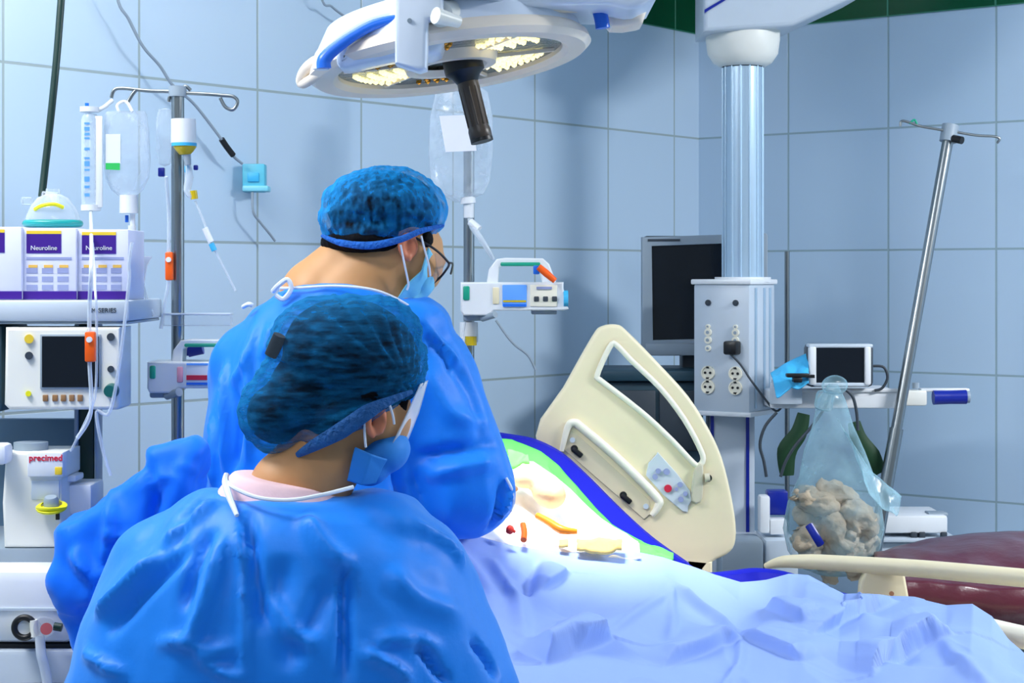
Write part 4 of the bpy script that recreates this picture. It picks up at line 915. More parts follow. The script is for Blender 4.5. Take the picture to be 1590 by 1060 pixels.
# ------------------------------------------------------------------ bed
def bed():
    t = thing('hospital_bed', 'cream hospital bed with navy mattress, backrest raised, carrying the draped patient', 'hospital bed', (P(900, 0, 3.6).x, 3.55, 0))
    D = 4.04
    outer = [(832, 678), (875, 602), (919, 524), (934, 507), (958, 504), (974, 514), (1022, 563), (1069, 615), (1101, 666), (1121, 710), (1135, 765), (1143, 815), (1141, 846), (1129, 861), (1105, 874), (1080, 905), (1040, 915), (960, 860), (880, 770)]
    hole = [(950, 534), (938, 556), (927, 583), (932, 590), (965, 615), (1006, 648), (1045, 685), (1077, 719), (1086, 722), (1092, 712), (1085, 692), (1062, 650), (1026, 603), (982, 561), (959, 537)]
    me = px_shape([outer, hole], D, .040, .009, 3, 3); rail = flatobj('head_side_rail', me, M['cream'], t)
    # raised edge around the hand opening and the lower moulding
    b = B(); k = D-.002
    tube(b, [P(x, y, k) for x, y in hole], .0065, 10, 3, True); obj('grip_edge', b, M['creamlight'], rail)
    b = B(); tube(b, [P(x, y, k-.004) for x, y in [(872, 700), (882, 662), (892, 656), (904, 664), (960, 712), (1018, 770), (1022, 785), (1012, 800)]], [.005, .008, .009, .010, .010, .010, .009, .006], 12); obj('moulding', b, M['creamlight'], rail)
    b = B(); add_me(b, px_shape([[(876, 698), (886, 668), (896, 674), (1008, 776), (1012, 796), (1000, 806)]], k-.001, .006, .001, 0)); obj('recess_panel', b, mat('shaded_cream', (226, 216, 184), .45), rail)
    for x, y in ((896, 702), (972, 774)):
        b = B(); c = P(x, y, k-.006); box(b, c, (.028, .012, .012), Matrix.Rotation(R(38), 3, 'Y'), .003); cyl(b, c+Vector((-.006, -.004, .008)), c+Vector((-.006, .004, .008)), .008); obj('latch', b, M['black'], rail)
    for x, y in ((889, 683), (1003, 786)):
        b = B(); c = P(x, y, k-.005); cyl(b, c, c+Vector((0, .004, 0)), .006); obj('screw', b, M['lightgrey'], rail)
    b = B(); add_me(b, px_shape([[(1019, 706), (1027, 708), (1072, 762), (1069, 786), (1060, 794), (1003, 738)]], k-.003, .006, .0015, 2)); pan = obj('control_panel', b, mat('control_panel_grey', (206, 216, 226), .4), rail)
    for x, y, r, m in ((1017, 740, .006, 'print_'), (1022, 731, .006, 'print_'), (1035, 732, .007, 'print_'), (1037, 758, .0085, 'red'), (1056, 752, .006, 'print_'), (1050, 759, .004, 'print_'), (1064, 766, .005, 'print_'), (1057, 775, .006, 'print_')):
        b = B(); c = P(x, y, k-.004); cyl(b, c, c+Vector((0, -.004, 0)), r, seg=18); obj('button', b, M[m], pan)
    b = B(); add_me(b, px_shape([[(1082, 724), (1092, 722), (1092, 760), (1088, 780), (1074, 778), (1076, 740)]], k-.012, .025, .004, 2)); cyl(b, P(1094, 742, k-.01), P(1102, 741, k-.01), .01); obj('release_lever', b, mat('beige_lever', (206, 200, 178), .45), rail)
    b = B(); cyl(b, P(1100, 742, k-.016), P(1100, 742, k-.002), .008); obj('lever_pin', b, M['black'], rail)
    # neck between rail and bed
    b = B(); add_me(b, px_shape([[(1066, 868), (1106, 872), (1106, 930), (1070, 930)]], D+.0, .03, .004, 0)); obj('rail_bracket', b, M['cream'], t)
    # mattress: raised backrest slab and flat section
    def slab(name, prof, Df, Dn, thick, m, drop):
        # prof: pixel polyline of the far top edge, distance Df; runs straight towards the viewer to Dn at the same height
        b = B(); n0 = len(prof)-1; pts = catmull([P(x, y, Df[0]+(Df[1]-Df[0])*i/n0) for i, (x, y) in enumerate(prof)], 5); far = []; rows = []
        for q, p in enumerate(pts):
            a = pts[max(q-1, 0)]; c = pts[min(q+1, len(pts)-1)]; d = (c-a).normalized(); n = Vector((d.z, 0, -d.x));
            if n.z > 0: n = -n
            far.append((p, n))
        for q, (p, n) in enumerate(far):
            near = Vector((p.x+.06, Dn[0]+(Dn[1]-Dn[0])*q/(len(far)-1), p.z)); r_ = []
            for (w, dn) in ((.0, .03), (.012, .008), (.04, 0), (.08, .004), (.2, drop*.7), (.35, drop), (.96, drop), (.988, drop+.008), (1, drop+.03), (1, drop+.09), (.97, drop+thick), (.5, drop+thick), (.03, drop+thick), (0, .09)):
                r_.append(b.verts.new(p.lerp(near, w)+n*dn))
            rows.append(r_)
        m_ = len(rows[0])
        for i in range(len(rows)-1):
            for k_ in range(m_): b.faces.new((rows[i][k_], rows[i+1][k_], rows[i+1][(k_+1) % m_], rows[i][(k_+1) % m_]))
        b.faces.new(rows[0]); b.faces.new(rows[-1][::-1])
        return obj(name, b, m, t)
    slab('backrest_mattress', [(560, 650), (640, 652), (720, 662), (790, 672), (830, 680), (870, 700), (910, 735), (960, 785), (1010, 830), (1066, 870)], (4.0, 3.94), (3.52, 3.2), .10, M['mattress'], .19)
    slab('seat_mattress', [(1060, 868), (1090, 884), (1130, 882), (1170, 878), (1225, 886), (1300, 915), (1380, 930), (1450, 945), (1500, 965)], (3.84, 3.6), (3.1, 2.9), .12, M['mattress'], .17)
    # foot side rail
    b = B(); pts = [(1188, 879, 4.0), (1215, 872, 3.98), (1260, 872, 3.95), (1330, 876, 3.9), (1420, 882, 3.84), (1500, 889, 3.78), (1600, 898, 3.7), (1720, 908, 3.6), (1800, 930, 3.55)]
    tube(b, [P(*p) for p in pts], [.006, .013, .0165, .0175, .0185, .019, .019, .019, .02], 18, flat=(Vector((0, 1, 0)), 1.0)); obj('foot_side_rail', b, M['cream'], t)
    b = B(); add_me(b, px_shape([[(1345, 885), (1405, 890), (1405, 990), (1322, 990), (1334, 930)]], 3.88, .03, .006, 2)); obj('rail_support', b, M['cream'], t)
    b = B(); c = P(1384, 921, 3.872); cyl(b, c, c+Vector((0, -.004, 0)), .005); obj('rail_screw', b, mat('copper_screw', (200, 140, 100), .4), t)
    b = B(); tube(b, [P(1500, 968, 3.55), P(1570, 985, 3.5), P(1640, 1000, 3.45), P(1800, 1030, 3.4)], .022, 14); obj('lower_side_rail', b, M['creamlight'], t)
    # frame
    b = B(); box(b, (.50, 3.50, .60), (1.75, .72, .07), rotz(-12), .02); obj('frame', b, M['cream'], t)
    b = B(); box(b, (.1, 3.58, .42), (.4, .4, .32), rotz(-12), .03); box(b, (.9, 3.42, .42), (.4, .4, .32), rotz(-12), .03); obj('lift_column', b, M['grey'], t)
    b = B(); box(b, (.50, 3.5, .20), (1.6, .6, .10), rotz(-12), .03); obj('chassis', b, M['creamlight'], t)
    for x, y in ((-.22, 3.42), (-.12, 3.9), (1.12, 3.12), (1.22, 3.6)):
        if True:
            b = B(); cyl(b, (x-.025, y, .07), (x+.025, y, .07), .07, seg=28); cyl(b, (x, y, .08), (x, y, .18), .025); obj('castor', b, M['darkgrey'], t)
    return t
bed()

# ------------------------------------------------------------------ patient: one continuous body under the sheets
def patient():
    t = thing('person', 'patient lying on the raised bed, covered by drapes, a strip of chest skin showing', 'person', tuple(P(860, 860, 3.6)))
    b = B()
    ell(b, P(700, 735, 3.66), (.085, .075, .095), Matrix.Rotation(R(-40), 3, 'Y'))            # head, hidden behind the doctor
    ell(b, P(722, 700, 3.66), (.02, .018, .022)); ell(b, P(738, 722, 3.66), (.03, .04, .03))
    caps(b, P(730, 762, 3.66), P(775, 790, 3.64), .055, .06)
    ell(b, P(835, 880, 3.60), (.14, .15, .075), Matrix.Rotation(R(38), 3, 'Y'))
    ell(b, P(930, 935, 3.55), (.15, .145, .075), Matrix.Rotation(R(25), 3, 'Y'))
    ell(b, P(1010, 975, 3.48), (.15, .145, .075), Matrix.Rotation(R(12), 3, 'Y'))
    for s in (-1, 1):
        caps(b, P(1060, 1020, 3.44+.09*s), P(1330, 1070, 3.34+.09*s), .060, .045)
        caps(b, P(1330, 1070, 3.34+.09*s), P(1520, 1120, 3.24+.09*s), .044, .034)
        ell(b, P(1545, 1110, 3.22+.09*s), (.035, .035, .055))
        caps(b, P(790, 850, 3.62+.13*s), P(880, 940, 3.6+.14*s), .040, .034); caps(b, P(880, 940, 3.6+.14*s), P(1000, 990, 3.52+.14*s), .032, .025)
    me = remesh(b, .011, 10); link('body', me, M['skin'], t)
patient()
# green and white theatre cloths over the chest
def cloths():
    me = sheet([(750, 680), (795, 682), (840, 700), (868, 722), (905, 765), (950, 812), (1000, 842), (1046, 858)], [(760, 800), (800, 830), (860, 850), (920, 856), (980, 860), (1010, 866), (1030, 870), (1044, 872)], 3.87, 3.55, 110, 40, .0, .016, 14, 1, .004)
    tag(link('green_cloth', me, M['greencloth']), 'bright green theatre cloth tucked along the mattress edge beside the patient', 'cloth')
    me = sheet([(770, 716), (828, 716), (862, 738), (896, 769), (935, 805), (975, 832), (990, 846)], [(735, 834), (790, 846), (840, 858), (890, 866), (940, 870), (975, 868), (995, 866)], 3.78, 3.42, 110, 40, .012, .014, 12, 6, .004)
    o = link('white_cloth', me, M['whitecloth']); tag(o, 'white theatre cloth over the patient, brightest patch under the operating lamp', 'cloth')
    b = B(); ell(b, P(838, 746, 3.56), (.052, .05, .022), Matrix.Rotation(R(22), 3, 'Y'), 4); ell(b, P(852, 764, 3.53), (.036, .05, .030), Matrix.Rotation(R(35), 3, 'Y'), 4); ell(b, P(815, 742, 3.56), (.03, .04, .02))
    me = remesh(b, .005, 8); tag(link('dressing_pad', me, mat('beige_pad', (246, 208, 150), .6, bump=.2)), 'beige padded dressing on the white cloth, right of the doctor\'s elbow', 'dressing')
    me = sheet([(896, 840), (930, 836), (966, 840)], [(896, 854), (930, 857), (966, 852)], 3.44, 3.40, 40, 10, .010, .006, 30, 4, .006)
    tag(link('gauze_pad', me, M['dressing']), 'pale orange pad lying at the lower edge of the white cloth', 'gauze')
    me = sheet([(868, 838), (882, 836)], [(868, 846), (882, 846)], 3.43, 3.41, 12, 6, .004, .004, 30, 4, .005)
    tag(link('gauze_pad', me, M['dressing']), 'tiny pale orange pad left of the longer orange pad', 'gauze')
    b = B(); tube(b, [P(834, 800, 3.47), P(852, 810, 3.45), P(872, 822, 3.43), P(896, 825, 3.43)], [.006, .007, .008, .005], 12); tag(obj('orange_tube', b, M['gascotton']), 'short orange-yellow tube lying slantwise on the white cloth', 'tube')
    b = B(); tube(b, [P(812, 814, 3.43), P(814, 826, 3.41), P(813, 838, 3.39)], .006, 10); tag(obj('orange_tube', b, M['orange']), 'upright orange tube stub beside the doctor\'s sleeve', 'tube')
    b = B(); ell(b, P(792, 822, 3.38), (.008, .008, .009), None, 2); tube(b, [P(786, 826, 3.38), P(794, 822, 3.38), P(800, 826, 3.38)], .003); tag(obj('red_swab', b, mat('bright_red', (235, 50, 30), .5)), 'small red swab just right of the doctor\'s sleeve end', 'swab')
    me = sheet([(786, 698), (805, 700), (815, 712)], [(790, 728), (806, 724), (822, 716)], 3.62, 3.58, 20, 12, .01, .01, 30, 8, .004)
    tag(link('green_cloth', me, M['greencloth']), 'small green fold of cloth lying on the white cloth at its upper end', 'cloth')
cloths()
# big drape over the legs
def drape():
    top = [(690, 822), (740, 832), (790, 846), (830, 852), (880, 858), (930, 856), (985, 857), (1030, 866), (1070, 878), (1110, 892), (1150, 902), (1190, 898), (1225, 890), (1255, 892), (1280, 905), (1305, 922), (1335, 928), (1380, 926), (1420, 928), (1470, 940), (1510, 938), (1540, 956), (1565, 990), (1595, 1015), (1660, 1050)]
    bot = [(640, 1180), (1700, 1190)]
    Dt = [3.36, 3.4, 3.42, 3.44, 3.46, 3.5, 3.55, 3.58, 3.58, 3.56, 3.5, 3.4, 3.3, 3.15]
    Fl = [([(836, 916), (885, 888), (940, 856)], (.004, .05), .012), ([(846, 1032), (895, 1010), (948, 988)], (.005, .08), .030), ([(1028, 1036), (1090, 1012), (1150, 992)], (.004, .06), .018),
          ([(1040, 905), (1070, 935), (1110, 965), (1155, 990)], .012, .018), ([(1150, 988), (1200, 1008), (1250, 1028)], (.004, .06), .014), ([(1190, 945), (1220, 960), (1248, 974)], (.004, .05), .014),
          ([(1260, 988), (1320, 962), (1392, 934)], (.004, .07), .020), ([(1355, 1048), (1420, 1010), (1480, 985), (1550, 962)], (.005, .09), .028), ([(1040, 900), (1042, 960), (1036, 1010)], .010, .008),
          ([(760, 865), (800, 930), (810, 1000)], .016, .014), ([(700, 850), (745, 900), (770, 960)], .02, .010), ([(945, 985), (990, 950), (1045, 918)], .008, .006), ([(1150, 990), (1145, 1040), (1110, 1080)], .01, .010),
          ([(1460, 990), (1500, 1030), (1540, 1070)], .014, .012), ([(1250, 905), (1330, 950), (1350, 1000)], .02, .01),
          ([(838, 858), (822, 900), (812, 925)], .014, -.016)]
    me = sheet(top, bot, Dt, 2.78, 380, 300, .0, .020, 5, 3, .003, [(p, w, h*(1.7 if isinstance(w, tuple) else 1.2)) for p, w, h in Fl], .55)
    tag(link('surgical_drape', me, M['drape']), 'large pale blue creased drape spread over the patient across the lower right', 'drape')
drape()
# ------------------------------------------------------------------ people
def bake(b, voxel, smooth=8):
    return remesh(b, voxel, smooth)
def fingers(b, palm, dirv, side, up, L=.075, curl=.5, r=.0085):
    """four unequal bent fingers and a thumb rooted in a palm"""
    dirv = dirv.normalized(); side = side.normalized(); up = up.normalized()
    ell(b, palm, (.042, .045, .018), Matrix((side, dirv, up)).transposed())
    for i, (o, l) in enumerate(((-.030, .9), (-.010, 1.0), (.010, .95), (.029, .76))):
        a = palm+side*o+dirv*.035; d = dirv; n = -up
        for j, sl in enumerate((.42, .32, .26)):
            an = curl*(j+.6)*.8; dd = (d*math.cos(an)+n*math.sin(an)); e = a+dd*L*l*sl; caps(b, a, e, r*(1-.1*j), r*(.92-.1*j)); a = e
    a = palm-side*.036-dirv*.012; d1 = (dirv*.6-side*.7+(-up)*.25).normalized(); e = a+d1*.035; caps(b, a, e, r*1.2, r*1.05); caps(b, e, e+(dirv*.85-side*.1-up*.35).normalized()*.03, r*1.05, r*.9)

def surgeon():
    D = 3.25; k = D/FPX
    t = thing('person', 'standing doctor in a blue gown, glasses and sheer teal cap, leaning over the bed', 'person', (P(545, 0, D).x, D, 0))
    # body
    b = B()
    ell(b, P(598, 338, D), (.088, .075, .085), Matrix.Rotation(R(12), 3, 'Y'), 4)
    ell(b, P(628, 372, D-.0), (.062, .066, .06)); ell(b, P(648, 398, D), (.043, .052, .066), Matrix.Rotation(R(-22), 3, 'Y'))
    ell(b, P(680, 382, D+.015), (.010, .035, .02)); ell(b, P(660, 430, D), (.026, .035, .022)); ell(b, P(686, 404, D+.02), (.010, .012, .014))
    caps(b, P(598, 398, D), P(540, 470, D), .068, .088); caps(b, P(548, 395, D), P(498, 462, D), .05, .075); caps(b, P(610, 420, D), P(600, 480, D), .05, .06)
    ell(b, P(535, 520, D), (.17, .10, .08)); loft(b, [(P(540, 980, D), .15, .10), (P(535, 700, D), .15, .10), (P(535, 560, D), .16, .10)])
    for s in (-1, 1):
        caps(b, P(535, 960, D)+Vector((.085*s, 0, 0)), Vector((P(535, 0, D).x+.09*s, D+.02, .48)), .085, .055); caps(b, Vector((P(535, 0, D).x+.09*s, D+.02, .48)), Vector((P(535, 0, D).x+.09*s, D, .09)), .052, .035)
    caps(b, P(675, 590, D), P(730, 765, D-.02), .045, .038); caps(b, P(730, 765, D-.02), P(735, 780, D+.24), .036, .027)
    caps(b, P(400, 590, D), P(400, 740, D+.1), .045, .038); caps(b, P(400, 740, D+.1), P(560, 770, D+.30), .036, .027)
    me = bake(b, .007, 6); link('body', me, M['skin'], t)
    # gloved hands
    b = B(); fingers(b, P(746, 772, D+.30), Vector((.25, .9, -.1)), Vector((.95, -.25, .1)), Vector((-.05, .1, 1))); caps(b, P(737, 778, D+.2), P(744, 773, D+.28), .033, .028)
    link('right_glove', bake(b, .004, 3), M['whitetrim'], t)
    b = B(); fingers(b, P(590, 765, D+.34), Vector((.8, .5, -.1)), Vector((-.5, .8, .1)), Vector((-.05, .1, 1))); caps(b, P(555, 770, D+.28), P(582, 766, D+.33), .033, .028)
    link('left_glove', bake(b, .004, 3), M['whitetrim'], t)
    # hair
    b = B(); ell(b, P(596, 324, D), (.102, .088, .069), Matrix.Rotation(R(4), 3, 'Y'), 4); ell(b, P(572, 372, D-.012), (.080, .080, .034), Matrix.Rotation(R(2), 3, 'Y')); ell(b, P(528, 376, D), (.036, .05, .026)); ell(b, P(662, 372, D-.03), (.012, .03, .020)); 
    me = bake(b, .006, 4)
    for v in me.vertices:
        c = v.co*60; v.co += v.normal*noise.noise(Vector((c.x, c.y*2, c.z*.4)))*.002
    link('hair', me, M['hair'], t)
    # cap
    b = B(); ell(b, P(597, 322, D), (.114, .098, .070), Matrix.Rotation(R(2), 3, 'Y'), 4); ell(b, P(545, 342, D), (.060, .085, .052), Matrix.Rotation(R(20), 3, 'Y'), 4); ell(b, P(600, 312, D), (.098, .09, .064)); ell(b, P(655, 330, D), (.046, .075, .05))
    ell(b, P(588, 358, D), (.102, .094, .030), Matrix.Rotation(R(-6), 3, 'Y'), 4)
    me = bake(b, .0045, 10)
    for v in me.vertices:
        c = v.co; a = math.atan2(c.z-P(0, 330, D).z, c.x-P(597, 0, D).x)
        f = noise.noise(Vector((a*6, c.y*40, (c.z)*14)))*.0035+noise.noise(c*110)*.0022; v.co += v.normal*f
    link('surgical_cap', me, M['cap'], t)
    b = B(); tube(b, [P(*p) for p in [(500, 366, D-.04), (530, 377, D-.078), (575, 381, D-.094), (620, 372, D-.090), (655, 358, D-.072), (688, 350, D-.03)]], [.003, .006, .007, .006, .005, .003], 12, flat=(Vector((0, 1, 0)), .4)); obj('cap_elastic', b, mat('cap_elastic_band', (6, 96, 190), .8, bump=.8, bscale=140, var=.4, scale=60), t)
    # ear
    b = B(); tube(b, [P(*p) for p in [(648, 364, D-.058), (630, 366, D-.070), (623, 378, D-.074), (625, 392, D-.072), (632, 402, D-.066)]], [.004, .006, .0065, .006, .005], 12); ell(b, P(637, 382, D-.060), (.014, .008, .022)); ell(b, P(634, 400, D-.066), (.007, .006, .008))
    link('ear', bake(b, .003, 4), M['ear'], t)
    # mask with loops
    me = sheet([(664, 384), (654, 420), (630, 442), (612, 470)], [(684, 412), (672, 440), (652, 468), (634, 484)], [D-.05, D-.055, D-.056, D-.05], [D+.0, D-.01, D-.02, D-.02], 40, 16, 0, .003, 30, 3, .003); link('mask', me, M['mask'], t)
    b = B(); ell(b, P(662, 434, D-.0), (.020, .040, .042), Matrix.Rotation(R(25), 3, 'Y'), 3); ell(b, P(640, 462, D), (.026, .04, .022), Matrix.Rotation(R(-40), 3, 'Y')); link('mask', bake(b, .005, 5), M['mask'], t)
    b = B(); tube(b, [P(*p) for p in [(622, 380, D-.082), (628, 410, D-.076), (634, 440, D-.062), (632, 450, D-.058)]], .0018, 8); tube(b, [P(*p) for p in [(654, 366, D-.066), (660, 390, D-.062), (666, 412, D-.058), (668, 428, D-.05)]], .0018, 8); obj('ear_loop', b, M['whitetrim'], t)
    # glasses
    g = B(); tube(g, [P(*p) for p in [(640, 366, D-.062), (668, 382, D-.056), (684, 394, D-.048), (697, 408, D-.038)]], .0022, 8); tube(g, [P(*p) for p in [(697, 408, D-.038), (696, 414, D-.03), (684, 430, D-.02), (670, 441, D-.02)]], .0022, 8, 4)
    tube(g, [P(*p) for p in [(697, 408, D-.038), (703, 410, D+.02), (700, 425, D+.05)]], .002, 8); gl_ = obj('glasses', g, M['black'], t)
    b = B(); add_me(b, px_shape([[(676, 392), (696, 408), (694, 416), (672, 438), (668, 420)]], D-.034, .001, 0, 2)); obj('lens', b, M['glass'], gl_)
    # gown
    b = B()
    rings = [(1700, 520, .28, .21), (1500, 522, .26, .20), (1250, 525, .245, .19), (1060, 530, .235, .18), (900, 515, .228, .17), (800, 497, .222, .165), (740, 488, .200, .16), (680, 492, .200, .155), (620, 500, .200, .15), (570, 512, .198, .145), (530, 520, .188, .14), (500, 525, .170, .13), (478, 527, .148, .12), (460, 527, .118, .105), (448, 525, .096, .095), (440, 523, .082, .09)]
    loft(b, [(P(cx, py, D), w, d) for py, cx, w, d in rings], 56, 2.2)
    caps(b, P(660, 578, D), P(722, 758, D-.03), .090, .090); caps(b, P(722, 758, D-.03), P(738, 775, D+.17), .082, .055); ell(b, P(742, 790, D-.02), (.072, .075, .045), Matrix.Rotation(R(-25), 3, 'Y'))
    caps(b, P(400, 570, D), P(395, 720, D+.10), .088, .085); caps(b, P(395, 720, D+.10), P(550, 765, D+.28), .075, .05); ell(b, P(640, 510, D), (.075, .10, .06)); ell(b, P(775, 770, D+.03), (.028, .05, .05))
    me = bake(b, .008, 14)
    Fl = [([(655, 500), (640, 560), (625, 640), (618, 740), (640, 800)], .012, -.022), ([(770, 690), (700, 700), (640, 712)], .014, -.014), ([(660, 740), (720, 725), (770, 718)], .016, .010), ([(650, 560), (700, 640), (760, 660)], .02, .008),
          ([(700, 560), (735, 620), (750, 690)], .02, -.008), ([(330, 640), (335, 700), (330, 760)], .008, .010), ([(350, 560), (352, 640), (348, 740)], .010, .012), ([(368, 600), (372, 660), (362, 740)], .007, -.010), ([(385, 540), (390, 620), (384, 720)], .010, .010),
          ([(340, 600), (345, 650), (342, 700)], .006, -.008), ([(400, 500), (385, 560), (360, 600)], .012, .008), ([(650, 490), (690, 540), (715, 570)], .008, .008), ([(660, 520), (690, 550), (700, 580)], .006, -.008),
          ([(790, 740), (782, 780), (768, 810)], .006, .010), ([(800, 760), (792, 790), (780, 815)], .005, .008), ([(778, 745), (772, 790), (758, 822)], .006, -.010), ([(430, 450), (425, 500), (410, 560)], .012, .007)]
    folds(me, [(p, w*.8, h*1.5) for p, w, h in Fl], (.006, 15), 2, (1, 1, .35)); gm = me.copy(); link('gown', me, M['gown'], t)
    b = B(); tube(b, [P(*p) for p in [(432, 447, D-.07), (460, 447, D-.092), (520, 444, D-.102), (575, 449, D-.10), (612, 462, D-.085), (650, 484, D-.05)]], .0026, 8); obj('neck_binding', b, M['whitetrim'], t)
    b = B(); tube(b, [P(*p) for p in [(424, 452, D-.085), (432, 443, D-.10), (446, 434, D-.10), (452, 448, D-.10), (440, 464, D-.10), (428, 458, D-.10)]], .0045, 8); obj('gown_tie', b, M['whitetrim'], t)
    b = B(); tube(b, [P(378, 476, D-.05), P(386, 472, D-.07), P(392, 474, D-.07)], .004); obj('tie_end', b, M['whitetrim'], t)
    b = B(); tube(b, on_surface(gm, [(786, 742), (794, 758), (797, 776), (793, 794), (780, 812)], .003), .0026, 8); obj('sleeve_tie', b, M['whitetrim'], t)
    # shoes
    for s in (-1, 1):
        b = B(); x = P(535, 0, D).x+.09*s; ell(b, (x, D+.05, .035), (.045, .13, .035)); ell(b, (x, D-.0, .05), (.042, .06, .05)); 
        me = bake(b, .01, 3)
        for v in me.vertices: v.co.z = max(v.co.z, 0.0)
        link('shoe', me, M['white'], t)
surgeon()

def nurse():
    D = 2.6; k = D/FPX
    t = thing('person', 'nurse in a blue gown nearest the camera, seen from behind with head bowed', 'person', (P(450, 0, D).x, D, 0))
    b = B()
    ell(b, P(545, 565, D), (.080, .075, .092), Matrix.Rotation(R(30), 3, 'Y'), 4); ell(b, P(590, 640, D+.0), (.042, .056, .05)); ell(b, P(614, 642, D+.01), (.024, .04, .05)); ell(b, P(632, 640, D+.03), (.008, .012, .014))
    caps(b, P(535, 660, D), P(480, 745, D), .054, .064); caps(b, P(500, 690, D), P(450, 760, D), .045, .06); ell(b, P(585, 690, D+.02), (.03, .045, .03))
    ell(b, P(450, 870, D), (.16, .10, .09)); loft(b, [(P(450, 1200, D), .15, .10), (P(450, 1000, D), .14, .10), (P(450, 880, D), .16, .10)])
    bx = P(450, 0, D).x
    for s in (-1, 1):
        caps(b, Vector((bx+.085*s, D, .86)), Vector((bx+.09*s, D+.02, .46)), .085, .055); caps(b, Vector((bx+.09*s, D+.02, .46)), Vector((bx+.09*s, D, .09)), .05, .035)
        caps(b, P(450+195*s, 890, D), P(450+250*s, 1090, D+.05), .042, .036); caps(b, P(450+250*s, 1090, D+.05), P(450+200*s, 1120, D+.28), .034, .026)
    me = bake(b, .007, 6); link('body', me, M['skin2'], t)
    for s, nm in ((-1, 'left_glove'), (1, 'right_glove')):
        b = B(); c = P(450+195*s, 1122, D+.33); fingers(b, c, Vector((-.2*s, .95, -.1)), Vector((s, .2*s, 0)), Vector((0, .1, 1))); caps(b, P(450+200*s, 1120, D+.26), c, .03, .028); link(nm, bake(b, .004, 3), M['whitetrim'], t)
    # hair in a bun
    b = B(); ell(b, P(546, 556, D), (.100, .090, .084), Matrix.Rotation(R(20), 3, 'Y'), 4); ell(b, P(570, 606, D), (.07, .084, .046), Matrix.Rotation(R(-24), 3, 'Y')); ell(b, P(530, 640, D), (.055, .082, .034), Matrix.Rotation(R(-26), 3, 'Y')); ell(b, P(432, 642, D-.01), (.044, .05, .044), None, 4); ell(b, P(480, 610, D), (.06, .065, .06)); ell(b, P(626, 628, D-.005), (.008, .03, .016))
    me = bake(b, .006, 5)
    for v in me.vertices:
        c = v.co*50; v.co += v.normal*noise.noise(Vector((c.x*.5, c.y*2, c.z)))*.002
    link('hair', me, M['hair'], t)
    # cap
    b = B(); ell(b, P(548, 550, D), (.107, .100, .084), Matrix.Rotation(R(14), 3, 'Y'), 4); ell(b, P(585, 530, D), (.066, .085, .066)); ell(b, P(500, 545, D), (.078, .088, .078))
    ell(b, P(436, 638, D), (.060, .070, .060), None, 4); ell(b, P(478, 606, D), (.078, .084, .070)); ell(b, P(540, 610, D), (.09, .085, .046), Matrix.Rotation(R(-26), 3, 'Y')); ell(b, P(628, 572, D), (.030, .06, .042)); ell(b, P(552, 640, D), (.088, .090, .026), Matrix.Rotation(R(-27), 3, 'Y'), 4)
    me = bake(b, .0045, 14)
    pf = P(640, 600, D-.05)
    for v in me.vertices:
        c = v.co; d = c-pf; a = math.atan2(d.z, d.x)
        f = (1-abs(noise.noise(Vector((a*13, c.y*5, d.length*5))))*2)*.0035+noise.noise(c*60)*.0018; v.co += v.normal*f
    link('surgical_cap', me, M['cap2'], t)
    b = B(); tube(b, [P(*p) for p in [(462, 706, D-.055), (490, 690, D-.076), (530, 668, D-.088), (570, 640, D-.090), (605, 622, D-.078), (640, 608, D-.058)]], [.004, .009, .012, .011, .006, .003], 12, flat=(Vector((0, 1, 0)), .3)); obj('cap_elastic', b, mat('cap_edge_band', (10, 84, 150), .8, bump=.9, bscale=110, var=.4, scale=50), t)
    b = B(); tube(b, [P(434, 520, D-.074), P(428, 535, D-.070), P(420, 552, D-.066)], [.009, .010, .009], 10, flat=(Vector((0, 1, 0)), .4)); obj('cap_label', b, M['darkgrey'], t)
    # ear
    b = B(); tube(b, [P(*p) for p in [(604, 624, D-.058), (584, 630, D-.070), (572, 646, D-.072), (572, 664, D-.068), (580, 678, D-.058)]], [.004, .006, .006, .0055, .0045], 12); ell(b, P(588, 650, D-.056), (.012, .008, .024)); link('ear', bake(b, .003, 4), M['ear'], t)
    # mask
    b = B(); ell(b, P(600, 700, D+.0), (.036, .050, .032), Matrix.Rotation(R(-30), 3, 'Y')); ell(b, P(574, 722, D-.01), (.030, .045, .030)); link('mask', bake(b, .005, 6), M['mask2'], t)
    me = sheet([(552, 694), (575, 704), (600, 712)], [(540, 746), (560, 752), (582, 748)], [D-.062, D-.066, D-.05], [D-.055, D-.06, D-.05], 30, 16, 0, .003, 30, 3, .003); link('mask', me, M['mask2'], t)
    b = B(); tube(b, [P(*p) for p in [(570, 640, D-.076), (566, 665, D-.072), (568, 694, D-.066)]], .0018, 8); tube(b, [P(*p) for p in [(604, 626, D-.066), (610, 645, D-.06), (612, 658, D-.054)]], .0018, 8); obj('ear_loop', b, M['whitetrim'], t)
    # clear face shield edge
    me = sheet([(652, 596), (632, 640), (608, 690), (598, 718)], [(664, 590), (650, 640), (630, 690), (612, 722)], [D-.04]*4, [D+.05]*4, 30, 6, 0, 0, 1, 1, .001); link('face_shield', me, M['tubing'], t)
    # undershirt collar
    b = B(); loft(b, [(P(455, 800, D), .120, .10), (P(453, 776, D), .104, .092), (P(450, 758, D), .090, .084), (P(446, 744, D), .076, .076)], 40, 2); 
    me = bake(b, .006, 6)
    for v in me.vertices: v.co.z += (v.co.x-P(450, 0, D).x)*-.16
    link('undershirt', me, M['pinkcloth'], t)
